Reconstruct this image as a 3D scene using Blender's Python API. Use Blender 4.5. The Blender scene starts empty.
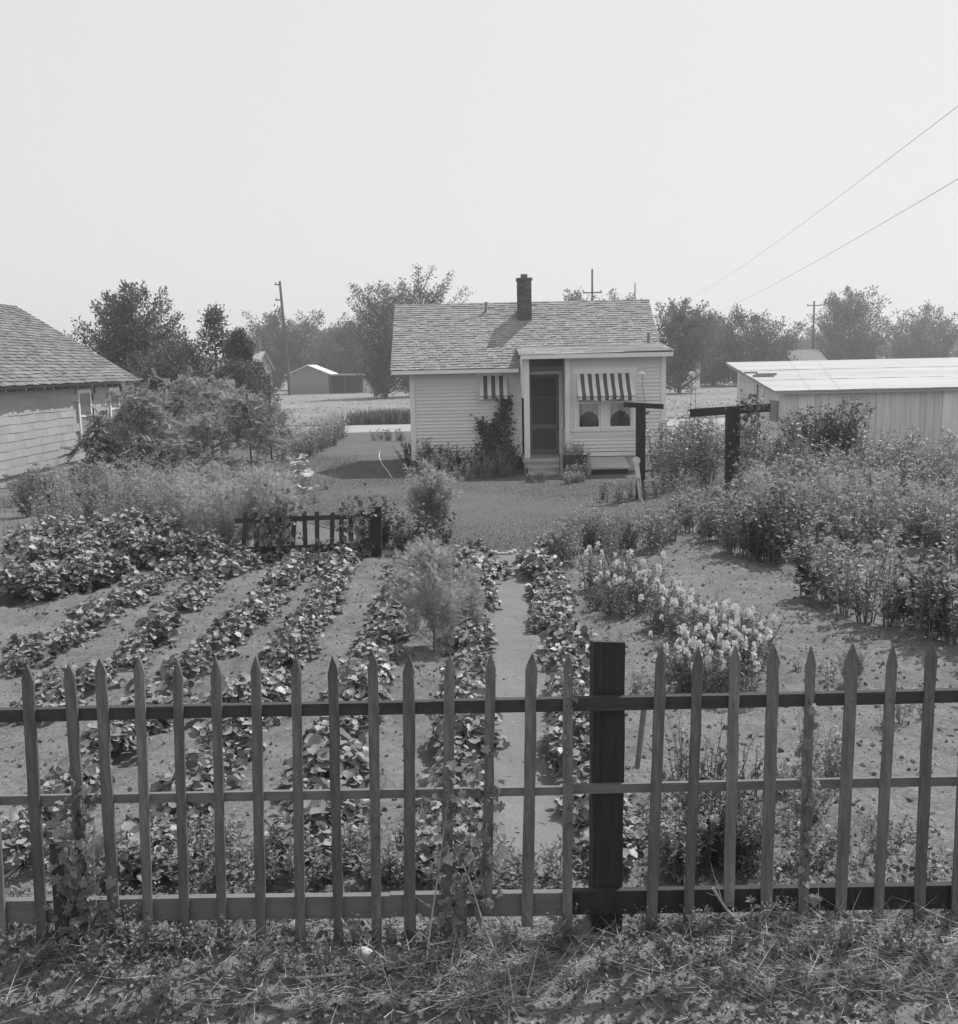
import bpy, math, random
import numpy as np
from mathutils import Matrix, Vector

# ------------------------------------------------------------------ camera
S = bpy.context.scene
COL = S.collection
F, CX, CY, HZ, CAMH, ROLL = 1080.0, 470.0, 540.0, 367.0, 2.7, math.radians(1.2)
PITCH = math.atan((CY - HZ) / F)
cam_d = bpy.data.cameras.new('camera')
cam = bpy.data.objects.new('camera', cam_d)
COL.objects.link(cam)
cam_d.sensor_fit = 'AUTO'
cam_d.sensor_width = 36.0
cam_d.lens = 36.0 * F / 1024.0
cam_d.shift_x = (479.0 - CX) / 1024.0
cam_d.shift_y = (CY - 512.0) / 1024.0
cam_d.clip_start, cam_d.clip_end = 0.05, 4000
cam.matrix_world = (Matrix.Translation((0, 0, CAMH)) @ Matrix.Rotation(math.pi / 2 - PITCH, 4, 'X')
                    @ Matrix.Rotation(-ROLL, 4, 'Z'))
S.camera = cam

# ------------------------------------------------------------------ sky, sun, exposure
SUN_EL, SUN_AZ = math.radians(54), math.radians(40)      # azimuth to the right of straight ahead (+Y)
W = bpy.data.worlds.new('World')
S.world = W
W.use_nodes = True
wn, wl = W.node_tree.nodes, W.node_tree.links
wn.clear()
sky = wn.new('ShaderNodeTexSky')
sky.sky_type = 'NISHITA'
sky.sun_disc = False
sky.sun_elevation = SUN_EL
sky.sun_rotation = SUN_AZ
sky.air_density, sky.dust_density, sky.ozone_density = 1.0, 3.0, 1.0
bw = wn.new('ShaderNodeRGBToBW')
pw = wn.new('ShaderNodeMath'); pw.operation = 'POWER'; pw.inputs[1].default_value = 0.12
ml = wn.new('ShaderNodeMath'); ml.operation = 'MULTIPLY'; ml.inputs[1].default_value = 6.6
bg = wn.new('ShaderNodeBackground'); bg.inputs['Strength'].default_value = 0.1
wo = wn.new('ShaderNodeOutputWorld')
wl.new(sky.outputs[0], bw.inputs[0]); wl.new(bw.outputs[0], pw.inputs[0]); wl.new(pw.outputs[0], ml.inputs[0])
wl.new(ml.outputs[0], bg.inputs['Color']); wl.new(bg.outputs[0], wo.inputs['Surface'])

sd = bpy.data.lights.new('sun', 'SUN')
sd.energy = 5.0
sd.angle = math.radians(0.6)
sd.color = (1, 1, 1)
sun = bpy.data.objects.new('sun', sd)
COL.objects.link(sun)
sv = Vector((math.sin(SUN_AZ) * math.cos(SUN_EL), math.cos(SUN_AZ) * math.cos(SUN_EL), math.sin(SUN_EL)))
sun.rotation_euler = sv.to_track_quat('Z', 'Y').to_euler()
sun.location = (20, 40, 40)

S.view_settings.view_transform = 'Standard'
S.view_settings.look = 'None'
S.view_settings.gamma = 1
S.view_settings.use_curve_mapping = False
S.view_settings.exposure = 0.0

# ------------------------------------------------------------------ helpers: measuring
def ray(px, py):
    u, v = (px - CX) / F, -(py - CY) / F
    c, s = math.cos(ROLL), math.sin(ROLL)
    u, v = u * c + v * s, -u * s + v * c
    return np.array([u, math.cos(PITCH) + v * math.sin(PITCH), -math.sin(PITCH) + v * math.cos(PITCH)])

def G(px, py, z=0.0):
    r = ray(px, py)
    return np.array([0, 0, CAMH]) + r * ((z - CAMH) / r[2])

def PY(px, py, Y):
    r = ray(px, py)
    return np.array([0, 0, CAMH]) + r * (Y / r[1])

def hash2(ix, iy, seed):
    n = np.sin(ix * 127.1 + iy * 311.7 + seed * 74.7) * 43758.5453
    return n - np.floor(n)

def vnoise(x, y, seed=0):
    x, y = np.asarray(x, float), np.asarray(y, float)
    ix, iy = np.floor(x), np.floor(y)
    fx, fy = x - ix, y - iy
    fx, fy = fx * fx * (3 - 2 * fx), fy * fy * (3 - 2 * fy)
    a, b = hash2(ix, iy, seed), hash2(ix + 1, iy, seed)
    c, d = hash2(ix, iy + 1, seed), hash2(ix + 1, iy + 1, seed)
    return (a * (1 - fx) + b * fx) * (1 - fy) + (c * (1 - fx) + d * fx) * fy - 0.5

def sstep(a, b, x):
    t = np.clip((np.asarray(x, float) - a) / (b - a), 0, 1)
    return t * t * (3 - 2 * t)

def lawn_front(x):                 # y of the lawn's front edge
    return np.interp(x, [-14, -7, -1.7, -1.2, .2, .9, 1.6, 3.0, 4.4, 6.0, 8],
                        [27, 25, 17.4, 15.3, 15.4, 15.5, 16.3, 17.4, 19.5, 22, 26])

def gh(x, y):                      # height of the dug soil
    x, y = np.asarray(x, float), np.asarray(y, float)
    m = sstep(0.05, 1.0, lawn_front(x) - y) * sstep(-11, -8, x) * sstep(-11, -8, -x)
    path = np.exp(-((x - path_x(y)) / 0.28) ** 2)
    rough = 1 - 0.8 * path
    h = 0.10 * vnoise(x * .9, y * .9, 1) + 0.055 * vnoise(x * 3.1, y * 3.1, 2) * rough \
        + 0.04 * vnoise(x * 8, y * 8, 3) * rough + 0.03 * vnoise(x * 19, y * 19, 4) * rough
    return m * (h - 0.03 * path)

PATH_PIX = [(512, 553), (508, 600), (512, 640), (520, 700), (532, 790), (545, 870), (552, 930), (560, 1030)]
_pp = np.array([G(*p)[:2] for p in PATH_PIX])
def path_x(y):
    o = np.argsort(_pp[:, 1])
    return np.interp(y, _pp[o, 1], _pp[o, 0])

# ------------------------------------------------------------------ helpers: meshes
def nrm(v):
    v = np.asarray(v, float)
    return v / np.maximum(np.linalg.norm(v, axis=-1, keepdims=True), 1e-9)

class MB:
    """collects vertices and faces (with a material slot each)"""
    def __init__(s):
        s.v, s.f, s.n = [], [], 0
    def add(s, verts, faces, mi=0):
        verts = np.asarray(verts, float).reshape(-1, 3)
        if isinstance(faces, np.ndarray):
            s.f.append((faces + s.n, mi))
        else:
            by = {}
            for q in faces:
                by.setdefault(len(q), []).append(q)
            for q in by.values():
                s.f.append((np.array(q, int) + s.n, mi))
        s.v.append(verts)
        s.n += len(verts)
        return s
    def box(s, x0, x1, y0, y1, z0, z1, mi=0, M=None):
        v = np.array([(x, y, z) for z in (z0, z1) for y in (y0, y1) for x in (x0, x1)], float)
        if M is not None:
            v = v @ np.array(M[0]).T + np.array(M[1])
        s.add(v, [(0, 2, 3, 1), (4, 5, 7, 6), (0, 1, 5, 4), (2, 6, 7, 3), (0, 4, 6, 2), (1, 3, 7, 5)], mi)
        return s
    def hexa(s, p, mi=0):          # 8 points, lower ring then upper ring
        s.add(p, [(3, 2, 1, 0), (4, 5, 6, 7), (0, 1, 5, 4), (1, 2, 6, 5), (2, 3, 7, 6), (3, 0, 4, 7)], mi)
        return s
    def tube(s, pts, rad, sides=5, mi=0, caps=True):
        pts = np.asarray(pts, float)
        n = len(pts)
        rad = np.full(n, rad) if np.isscalar(rad) else np.asarray(rad, float)
        t = nrm(np.gradient(pts, axis=0))
        ref = np.array([0, 0, 1.0]) if abs(t[:, 2]).mean() < .8 else np.array([1.0, 0, 0])
        a = nrm(np.cross(t, ref)); b = np.cross(t, a)
        ang = np.arange(sides) * 2 * math.pi / sides
        ring = pts[:, None] + rad[:, None, None] * (a[:, None] * np.cos(ang)[None, :, None] + b[:, None] * np.sin(ang)[None, :, None])
        i = np.arange(n - 1)[:, None] * sides; j = np.arange(sides)[None]; k = (j + 1) % sides
        q = np.stack([i + j, i + k, i + sides + k, i + sides + j], -1).reshape(-1, 4)
        s.add(ring.reshape(-1, 3), q, mi)
        if caps:
            s.f.append((np.array([range(sides)]) + s.n - n * sides, mi))
            s.f.append((np.array([range(sides)]) + s.n - sides, mi))
        return s
    def extrude(s, poly, axis_o, ux, uy, uz, depth, mi=0):
        """2D polygon on ux/uy from axis_o, thickness depth along uz"""
        p = np.array([axis_o + a * np.asarray(ux) + b * np.asarray(uy) for a, b in poly])
        q = p + np.asarray(uz) * depth
        n = len(poly)
        s.add(np.vstack([p, q]), [tuple(range(n))[::-1], tuple(range(n, 2 * n))] + [(i, (i + 1) % n, n + (i + 1) % n, n + i) for i in range(n)], mi)
        return s
    def scatter(s, T, pos, R, sc, mi=0):
        tv, tf = T
        L = len(pos)
        if L == 0:
            return s
        sc = np.asarray(sc, float)
        if sc.ndim == 1:
            sc = np.repeat(sc[:, None], 3, 1)
        v = np.einsum('lij,lnj->lni', R, tv[None] * sc[:, None, :]) + np.asarray(pos)[:, None]
        off = (np.arange(L) * len(tv))
        for f in tf:
            s.add(np.zeros((0, 3)), (f[None] + off[:, None, None]).reshape(-1, f.shape[1]), mi)
        s.v.append(v.reshape(-1, 3)); s.n += L * len(tv)
        return s
    def mesh(s, name, mats, smooth=False):
        me = bpy.data.meshes.new(name)
        v = np.vstack(s.v) if s.v else np.zeros((0, 3))
        me.vertices.add(len(v)); me.vertices.foreach_set('co', v.astype(np.float32).ravel())
        tot, lv, mi = [], [], []
        for f, m in s.f:
            if len(f) == 0:
                continue
            tot.append(np.full(len(f), f.shape[1])); lv.append(f.ravel()); mi.append(np.full(len(f), m))
        tot, lv, mi = np.concatenate(tot), np.concatenate(lv), np.concatenate(mi)
        me.loops.add(len(lv)); me.loops.foreach_set('vertex_index', lv.astype(np.int32))
        me.polygons.add(len(tot))
        me.polygons.foreach_set('loop_start', (np.cumsum(tot) - tot).astype(np.int32))
        me.polygons.foreach_set('material_index', mi.astype(np.int32))
        me.polygons.foreach_set('use_smooth', np.full(len(tot), bool(smooth)))
        me.update(calc_edges=True)
        me.validate()
        for m in (mats if isinstance(mats, (list, tuple)) else [mats]):
            me.materials.append(m)
        return me

def link(name, me, parent=None, loc=None, rz=0, sc=1):
    o = bpy.data.objects.new(name, me)
    COL.objects.link(o)
    if parent: o.parent = parent
    if loc is not None: o.location = [float(c) for c in loc]
    if rz: o.rotation_euler.z = rz
    if sc != 1: o.scale = (sc, sc, sc)
    return o

def tag(o, label, cat, group=None):
    o['label'] = label; o['category'] = cat
    if group: o['group'] = group
    return o

def empty(name, label, cat, loc=(0, 0, 0), rz=0, group=None):
    o = link(name, None, None, loc, rz)
    o.empty_display_size = .2
    return tag(o, label, cat, group)

def struct(name, me, loc=None):
    o = link(name, me, None, loc); o['kind'] = 'structure'; return o

def stuff(name, me, label, cat):
    o = link(name, me); o['kind'] = 'stuff'; o['label'] = label; o['category'] = cat; return o

# ------------------------------------------------------------------ materials (the photograph is black and white: every colour is a grey)
def g4(x): return (x, x, x, 1)

def mat(name, base=.2, var=0.0, scale=4.0, stretch=(1, 1, 1), rough=.85, bump=0.0, bscale=None, island=0.0, transl=0.0,
        spec=.3, fine=0.0, fscale=60.0, metal=0.0, coords='Object', objrand=0.0):
    m = bpy.data.materials.new(name); m.use_nodes = True
    N, L = m.node_tree.nodes, m.node_tree.links
    N.clear()
    out = N.new('ShaderNodeOutputMaterial')
    P = N.new('ShaderNodeBsdfPrincipled')
    P.inputs['Roughness'].default_value = rough
    P.inputs['Specular IOR Level'].default_value = spec
    P.inputs['Metallic'].default_value = metal
    val = None
    def math_(op, a, b):
        n = N.new('ShaderNodeMath'); n.operation = op
        for i, q in enumerate((a, b)):
            if isinstance(q, (int, float)): n.inputs[i].default_value = q
            else: L.new(q, n.inputs[i])
        return n.outputs[0]
    tc = N.new('ShaderNodeTexCoord'); mp = N.new('ShaderNodeMapping')
    mp.inputs['Scale'].default_value = stretch
    L.new(tc.outputs[coords], mp.inputs['Vector'])
    fac = None
    def noise(sc, det=4):
        n = N.new('ShaderNodeTexNoise'); n.inputs['Scale'].default_value = sc; n.inputs['Detail'].default_value = det
        n.inputs['Roughness'].default_value = .6
        L.new(mp.outputs[0], n.inputs['Vector']); return n.outputs['Fac']
    v = base
    if var:
        n1 = noise(scale)
        v = math_('MULTIPLY', math_('ADD', math_('MULTIPLY', math_('SUBTRACT', n1, .5), 2.6 * var), 1.0), base)
    if fine:
        n2 = noise(fscale, 3)
        v = math_('MULTIPLY', math_('ADD', math_('MULTIPLY', math_('SUBTRACT', n2, .5), 2.6 * fine), 1.0), v)
    if island:
        ge = N.new('ShaderNodeNewGeometry')
        v = math_('MULTIPLY', math_('ADD', math_('MULTIPLY', math_('SUBTRACT', ge.outputs['Random Per Island'], .5), 2 * island), 1.0), v)
    if objrand:
        oi = N.new('ShaderNodeObjectInfo')
        v = math_('MULTIPLY', math_('ADD', math_('MULTIPLY', math_('SUBTRACT', oi.outputs['Random'], .5), 2 * objrand), 1.0), v)
    if not isinstance(v, (int, float)):
        v = math_('MAXIMUM', v, .004)
    cc = N.new('ShaderNodeCombineColor')
    for i in range(3):
        if isinstance(v, (int, float)): cc.inputs[i].default_value = v
        else: L.new(v, cc.inputs[i])
    L.new(cc.outputs[0], P.inputs['Base Color'])
    if bump:
        b = N.new('ShaderNodeBump'); b.inputs['Strength'].default_value = min(1, bump * 10); b.inputs['Distance'].default_value = bump
        L.new(noise(bscale or scale * 4, 5), b.inputs['Height']); L.new(b.outputs[0], P.inputs['Normal'])
    if transl:
        tr = N.new('ShaderNodeBsdfTranslucent'); L.new(cc.outputs[0], tr.inputs['Color'])
        mx = N.new('ShaderNodeMixShader'); mx.inputs[0].default_value = transl
        L.new(P.outputs[0], mx.inputs[1]); L.new(tr.outputs[0], mx.inputs[2]); L.new(mx.outputs[0], out.inputs['Surface'])
    else:
        L.new(P.outputs[0], out.inputs['Surface'])
    return m

def glass_mat(name, base=.03):
    m = mat(name, base, rough=.06, spec=.6); return m

def leafm(name, base, island=.45, transl=.3, rough=.5, spec=.35):
    return mat(name, base, island=island, transl=transl, rough=rough, spec=spec)

M = dict(
    soil=mat('soil', .14, var=.3, scale=1.3, fine=.5, fscale=30, rough=.95, bump=.035, bscale=22, spec=.1),
    path=mat('packed_dirt', .165, var=.15, scale=2.2, fine=.22, fscale=40, rough=.95, bump=.006, bscale=40, spec=.1),
    lawn=mat('lawn', .11, var=.2, scale=.9, fine=.4, fscale=28, rough=.95, bump=.02, bscale=40, spec=.05),
    blade=leafm('grass_blade', .175, island=.4, transl=.3),
    field=mat('dry_field', .2, var=.3, scale=.12, fine=.4, fscale=1.7, rough=.95, spec=.05),
    drive=mat('gravel_drive', .30, var=.12, scale=.6, fine=.2, fscale=18, rough=.95, spec=.05),
    straw=mat('dry_straw', .36, island=.5, transl=.2, rough=.7),
    picket=mat('weathered_picket', .14, var=.75, scale=7, stretch=(5, 5, .45), fine=.45, fscale=45, rough=.8, bump=.005, bscale=45, objrand=.25),
    rail=mat('weathered_rail', .05, var=.35, scale=4, stretch=(.5, 5, 7), fine=.3, fscale=40, rough=.9, bump=.003, bscale=50),
    raillight=mat('greyed_rail', .15, var=.3, scale=4, stretch=(.5, 5, 7), fine=.3, fscale=40, rough=.9, bump=.003, bscale=50),
    tar=mat('creosoted_post', .026, var=.6, scale=7, stretch=(6, 6, .4), fine=.5, fscale=30, rough=.75, bump=.008, bscale=30),
    darkwood=mat('dark_wood', .05, var=.4, scale=4, stretch=(6, 6, .6), fine=.3, fscale=30, rough=.85, bump=.003, bscale=40),
    greywood=mat('grey_wood', .26, var=.25, scale=4, stretch=(6, 6, .6), fine=.2, fscale=40, rough=.85),
    plank=mat('bleached_plank', .62, var=.25, scale=2.5, stretch=(5, 5, .5), island=.16, fine=.15, fscale=30, rough=.9),
    shedroof=mat('roll_roofing', .34, var=.3, scale=1.1, stretch=(.25, 3, 1), fine=.12, fscale=12, rough=.7),
    white=mat('white_paint', .74, var=.06, scale=3, rough=.6),
    clap=mat('painted_clapboard', .72, var=.07, scale=1.3, island=.05, fine=.05, fscale=20, rough=.6),
    trim=mat('trim_paint', .78, var=.05, scale=3, rough=.55),
    shingle=mat('roof_shingle', .29, var=.12, scale=1.2, island=.13, fine=.2, fscale=40, rough=.95, spec=.1),
    shingle2=mat('old_roof_shingle', .17, var=.2, scale=1.0, island=.3, fine=.2, fscale=40, rough=.95, spec=.1),
    siding=mat('shingle_siding', .38, var=.15, scale=1.0, island=.07, fine=.1, fscale=20, rough=.85),
    brick=mat('brick', .12, var=.2, scale=5, island=.25, rough=.95),
    mortar=mat('mortar', .16, var=.1, scale=8, rough=.95),
    screen=mat('door_screen', .075, var=.12, scale=3, rough=.9),
    screenframe=mat('screen_door_wood', .15, var=.2, scale=4, rough=.8),
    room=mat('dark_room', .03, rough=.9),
    glass=glass_mat('window_glass', .10),
    curtain=mat('curtain_cloth', .6, var=.2, scale=6, stretch=(5, 1, .4), rough=.9, transl=.2),
    canvas=mat('white_canvas', .82, var=.05, scale=6, rough=.9, transl=.25),
    canvasd=mat('dark_canvas', .10, var=.1, scale=6, rough=.9, transl=.1),
    metal=mat('vent_metal', .10, var=.2, scale=5, rough=.6),
    concrete=mat('concrete', .42, var=.2, scale=4, fine=.15, fscale=30, rough=.9),
    stone=mat('stone', .42, var=.2, scale=9, rough=.85, bump=.004, bscale=30),
    wire=mat('wire', .12, rough=.6),
    hose=mat('garden_hose', .5, rough=.5),
    bark=mat('bark', .06, var=.4, scale=8, stretch=(4, 4, 1), rough=.95, bump=.01, bscale=20),
    stem=mat('stem', .16, var=.2, scale=9, rough=.7),
    deadstem=mat('dead_stem', .30, var=.2, scale=9, rough=.8),
    crop=leafm('crop_leaf', .19, island=.65, transl=.14, rough=.48, spec=.42),
    cropd=leafm('dark_crop_leaf', .13, island=.5, transl=.25),
    leaf=leafm('leaf', .18, island=.55, transl=.22),
    leafd=leafm('dark_leaf', .10, island=.5, transl=.22),
    leafp=leafm('pale_leaf', .28, island=.45, transl=.42),
    feath=leafm('feathery_leaf', .40, island=.3, transl=.5),
    tree=leafm('tree_leaf', .12, island=.5, transl=.28),
    treed=leafm('dark_tree_leaf', .105, island=.5, transl=.25),
    petal=mat('white_petal', .72, island=.1, transl=.3, rough=.7),
    petalg=mat('pale_petal', .48, island=.25, transl=.3, rough=.7),
)

# ------------------------------------------------------------------ leaf templates: base at origin, along +Y, face up +Z, unit length
def T(v, *fs): return (np.array(v, float), [np.array(f, int) for f in fs])
LEAF = T([(0, 0, 0), (-.5, .45, .10), (0, 1, -.05), (.5, .45, .10)], [(0, 3, 2), (0, 2, 1)])
LANCE = T([(0, 0, 0), (-.5, .35, .1), (-.32, .7, .06), (0, 1, -.12), (.32, .7, .06), (.5, .35, .1), (0, .5, 0)],
          [(0, 5, 6), (5, 4, 6), (4, 3, 6), (3, 2, 6), (2, 1, 6), (1, 0, 6)])
_bro = [(0, .06), (-.26, -.04), (-.48, .18), (-.54, .45), (-.36, .78), (0, 1.0), (.36, .78), (.54, .45), (.48, .18), (.26, -.04)]
BROAD = T([(x, y, .16 * abs(x) - .25 * max(0, y - .4) ** 2 + .05 * math.sin(9 * x + 7 * y)) for x, y in _bro] + [(0, .3, -.02), (0, .65, -.03)],
          [(0, 10, 2, 1), (10, 11, 3, 2), (11, 5, 4, 3), (0, 9, 8, 10), (10, 8, 7, 11), (11, 7, 6, 5)])
_ivy = [(0, .12), (-.18, -.02), (-.42, .08), (-.34, .26), (-.58, .48), (-.30, .56), (-.26, .78), (0, 1.0), (.26, .78), (.30, .56), (.58, .48), (.34, .26), (.42, .08), (.18, -.02)]
IVY = T([(x, y, .22 * abs(x) - .3 * max(0, y - .4) ** 2 + .06 * math.sin(11 * x + 5 * y)) for x, y in _ivy] + [(0, .4, -.03)],
        [(14, (i + 1) % 14, i) for i in range(14)])
def _pinnate(n=7, w=.065, ll=.30):
    v, f = [(0, 0, 0), (-.006, .5, .02), (0, 1, -.06), (.006, .5, .02)], [(0, 3, 2), (0, 2, 1)]
    for i in range(n):
        y = .18 + .78 * i / (n - 1)
        z = .02 - .08 * y * y
        l = ll * (1 - .45 * abs(y - .5))
        for sgn in (-1, 1):
            b = len(v)
            v += [(0, y, z), (sgn * l * .5, y + .05 + w, z - .01), (sgn * l, y + .1, z - .07), (sgn * l * .5, y + .05 - w, z - .01)]
            f += [(b, b + 1, b + 2), (b, b + 2, b + 3)]
    return T(v, f)
PINN = _pinnate()
def _thread(n=6, w=.012):
    v, f = [(-w, 0, 0), (w, 0, 0), (0, 1, 0)], [(0, 1, 2)]
    rr = random.Random(5)
    for i in range(n):
        y = .15 + .7 * i / n
        for sgn in (-1, 1):
            b = len(v); l = rr.uniform(.3, .5) * (1.1 - y); up = rr.uniform(-.15, .25)
            v += [(0, y - w, 0), (0, y + w, 0), (sgn * l * .75, y + l * .8, up * l * 2)]
            f += [(b, b + 1, b + 2)]
    return T(v, f)
THREAD = _thread()
THREAD2 = _thread(6, .03)
BLADE = T([(-.5, 0, 0), (.5, 0, 0), (.32, .6, .03), (-.32, .6, .03), (0, 1, .12)], [(0, 1, 2, 3)], [(3, 2, 4)])
def _floret():
    v, f = [(0, 0, 0)], []
    for k in range(5):
        a = k * 2 * math.pi / 5
        p = lambda r, b, z: (r * math.cos(a + b), r * math.sin(a + b), z)
        i = len(v); v += [p(.3, -.5, .12), p(.55, -.35, .22), p(.55, .35, .22), p(.3, .5, .12)]
        f += [(0, i, i + 1), (0, i + 1, i + 2), (0, i + 2, i + 3)]
    return T(v, f)
FLORET = _floret()
def _daisy(n=9):
    v, f = [(0, 0, .02)], []
    for k in range(n):
        a = k * 2 * math.pi / n
        p = lambda r, b, z: (r * math.cos(a + b), r * math.sin(a + b), z)
        i = len(v); v += [p(.25, -.25, .03), p(.5, -.22, .0), p(.5, .22, .0), p(.25, .25, .03)]
        f += [(0, i, i + 1), (0, i + 1, i + 2), (0, i + 2, i + 3)]
    return T(v, f)
DAISY = _daisy()

def frames(d, up):
    y = nrm(d); x = nrm(np.cross(y, up)); z = np.cross(x, y)
    return np.stack([x, y, z], -1)

def rnd_dirs(rng, n, zmin=-1):
    z = rng.uniform(zmin, 1, n); a = rng.uniform(0, 2 * math.pi, n); r = np.sqrt(1 - z * z)
    return np.stack([r * np.cos(a), r * np.sin(a), z], -1)

# ------------------------------------------------------------------ plant builders (return meshes that copies share)
def crop_mesh(seed, R=.26, Hh=.26, n=70, size=.1, m=None, name='leafy_plant'):
    rng = np.random.default_rng(seed); b = MB()
    r = R * np.sqrt(rng.uniform(.0, 1, n)); a = rng.uniform(0, 2 * math.pi, n)
    lob = 1 + .18 * np.sin(3 * a + seed) + .15 * np.sin(5 * a + 2 * seed)
    r = r * lob
    z = Hh * (1 - .75 * (r / (R * 1.2)) ** 2) * rng.uniform(.45, 1.08, n)
    rad = np.stack([np.cos(a), np.sin(a), 0 * a], -1)
    pos = rad * r[:, None] + np.stack([0 * a, 0 * a, z], -1)
    up = nrm(rad * (r / R)[:, None] * .7 + np.array([0, 0, 1.0]) + rng.normal(0, .5, (n, 3)))
    d = nrm(rad + rng.normal(0, .55, (n, 3)) * np.array([1, 1, .5]) + np.array([0, 0, -.15]))
    sz = size * rng.uniform(.45, 1.35, n)
    b.scatter(BROAD, pos, frames(d, up), np.stack([sz * rng.uniform(.85, 1.15, n), sz, sz * rng.uniform(.5, 2.2, n)], -1), 0)
    for i in range(0, n, 3):
        b.tube([(0, 0, 0), pos[i] * np.array([.5, .5, .62]), pos[i]], [.004, .003, .002], 3, 1, False)
    return b.mesh(name, [m or M['crop'], M['stem']], True)

def stem_curve(rng, h, spread, base_r):
    a = rng.uniform(0, 2 * math.pi); s = abs(rng.normal(0, .6)) * spread
    o = np.array([math.cos(a), math.sin(a), 0]) * base_r * rng.uniform(0, 1)
    d = np.array([math.cos(a), math.sin(a), 0])
    t = np.linspace(0, 1, 6)[:, None]
    return o + d * s * t ** 1.5 + np.array([0, 0, h]) * (t - .12 * t ** 2 * min(1, s / h)) + rng.normal(0, .015 * h, (6, 3)) * t

def stem_plant(seed, n_st=12, h=.7, spread=.3, base_r=.1, n_leaf=22, ll=.06, lw=.4, tmpl=LEAF, lm='leaf', droop=.1, t0=.12,
               fl=None, fl_n=0, fl_size=.04, fl_mat='petal', spike=.0, hv=.25, sm='stem', sr=.004, side=.0, fl_min=.9):
    """returns (leaf mesh, stem mesh, blossom mesh or None, tips)"""
    rng = np.random.default_rng(seed); L, St, B = MB(), MB(), MB(); tips = []
    for k in range(n_st):
        hh = h * rng.uniform(1 - hv, 1 + hv * .5)
        c = stem_curve(rng, hh, spread, base_r)
        St.tube(c, np.linspace(sr, sr * .4, 6), 4, 0, False)
        tt = rng.uniform(t0, 1, n_leaf)
        p = np.stack([np.interp(tt, np.linspace(0, 1, 6), c[:, i]) for i in range(3)], -1)
        a = rng.uniform(0, 2 * math.pi, n_leaf)
        rad = np.stack([np.cos(a), np.sin(a), 0 * a], -1)
        if side:
            off = side * (1.05 - tt) ** .6 * rng.uniform(0, 1, n_leaf)
            p = p + rad * off[:, None] + np.array([0, 0, 1]) * (off * rng.uniform(.1, .9, n_leaf))[:, None]
        d = nrm(rad + np.array([0, 0, 1.0]) * rng.uniform(min(1.1, -droop * 2), max(1.1, -droop * 2), n_leaf)[:, None])
        s = ll * rng.uniform(.6, 1.25, n_leaf) * (1.15 - .4 * tt)
        up = nrm(np.array([0, 0, 1.0]) + rng.normal(0, .5, (n_leaf, 3)))
        L.scatter(tmpl, p, frames(d, up), np.stack([s * lw, s, s], -1))
        tips.append((c[-1], nrm(c[-1] - c[-2])))
    if fl:
        idx = rng.permutation(n_st)[:fl_n] if fl_n <= n_st else rng.integers(0, n_st, fl_n)
        B = []
        for q, i in enumerate(idx):
            p, d = tips[i]
            if q >= n_st: p = p + rng.normal(0, .06, 3)
            bl = MB(); blossom(bl, rng, np.zeros(3), d, fl, fl_size * rng.uniform(.75, 1.2), spike)
            B.append((bl.mesh('blossom', M[fl_mat]), p))
    return (L.mesh('foliage', M[lm], True), St.mesh('stem', M[sm]), B if fl else None, tips)

def blossom(B, rng, p, d, kind, size, spike=0):
    if kind == 'spike':
        n = int(12 + spike * 90)
        t = rng.uniform(0, 1, n); a = rng.uniform(0, 2 * math.pi, n)
        rad = np.stack([np.cos(a), np.sin(a), 0 * a], -1)
        pos = p + np.array(d) * ((t - .75) * spike)[:, None] + rad * (size * .55 * (1.1 - .5 * t))[:, None]
        dd = nrm(rad + np.array([0, 0, .3]) + rng.normal(0, .3, (n, 3)))
        R = frames(nrm(np.cross(dd, rng.normal(0, 1, (n, 3)))), dd)
        B.scatter(FLORET, pos, R, size * rng.uniform(.7, 1.2, n))
    elif kind == 'ball':
        n = 26
        dd = rnd_dirs(rng, n, -.5)
        R = frames(nrm(np.cross(dd, rng.normal(0, 1, (n, 3)))), dd)
        B.scatter(FLORET, p + dd * size * .4 * np.array([1, 1, .7]), R, size * rng.uniform(.5, .75, n))
    elif kind == 'daisy':
        nn = nrm(np.array(d) + rng.normal(0, .35, 3) + np.array([0, -.2, .3]))[None]
        R = frames(nrm(np.cross(nn, rng.normal(0, 1, (1, 3)))), nn)
        B.scatter(DAISY, np.array(p)[None], R, np.array([size]))
        B.scatter(DAISY, np.array(p)[None] + nn * .004, R, np.array([size * .55]))

def put(name, meshes, x, y, label, cat, group=None, sc=1, rz=None, z=None):
    """one plant: the foliage mesh is the thing; stem and blossom are its parts"""
    o = empty(name, label, cat, (x, y, float(gh(x, y)) - .005 if z is None else z), rz if rz is not None else PR.uniform(0, 6.28), group)
    o.scale = (sc, sc, sc)
    link('foliage', meshes[0], o)
    if meshes[1]: link('stem', meshes[1], o)
    for bm_, p_ in meshes[2] or (): link('blossom', bm_, o, p_)
    return o
PR = random.Random(11)

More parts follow.
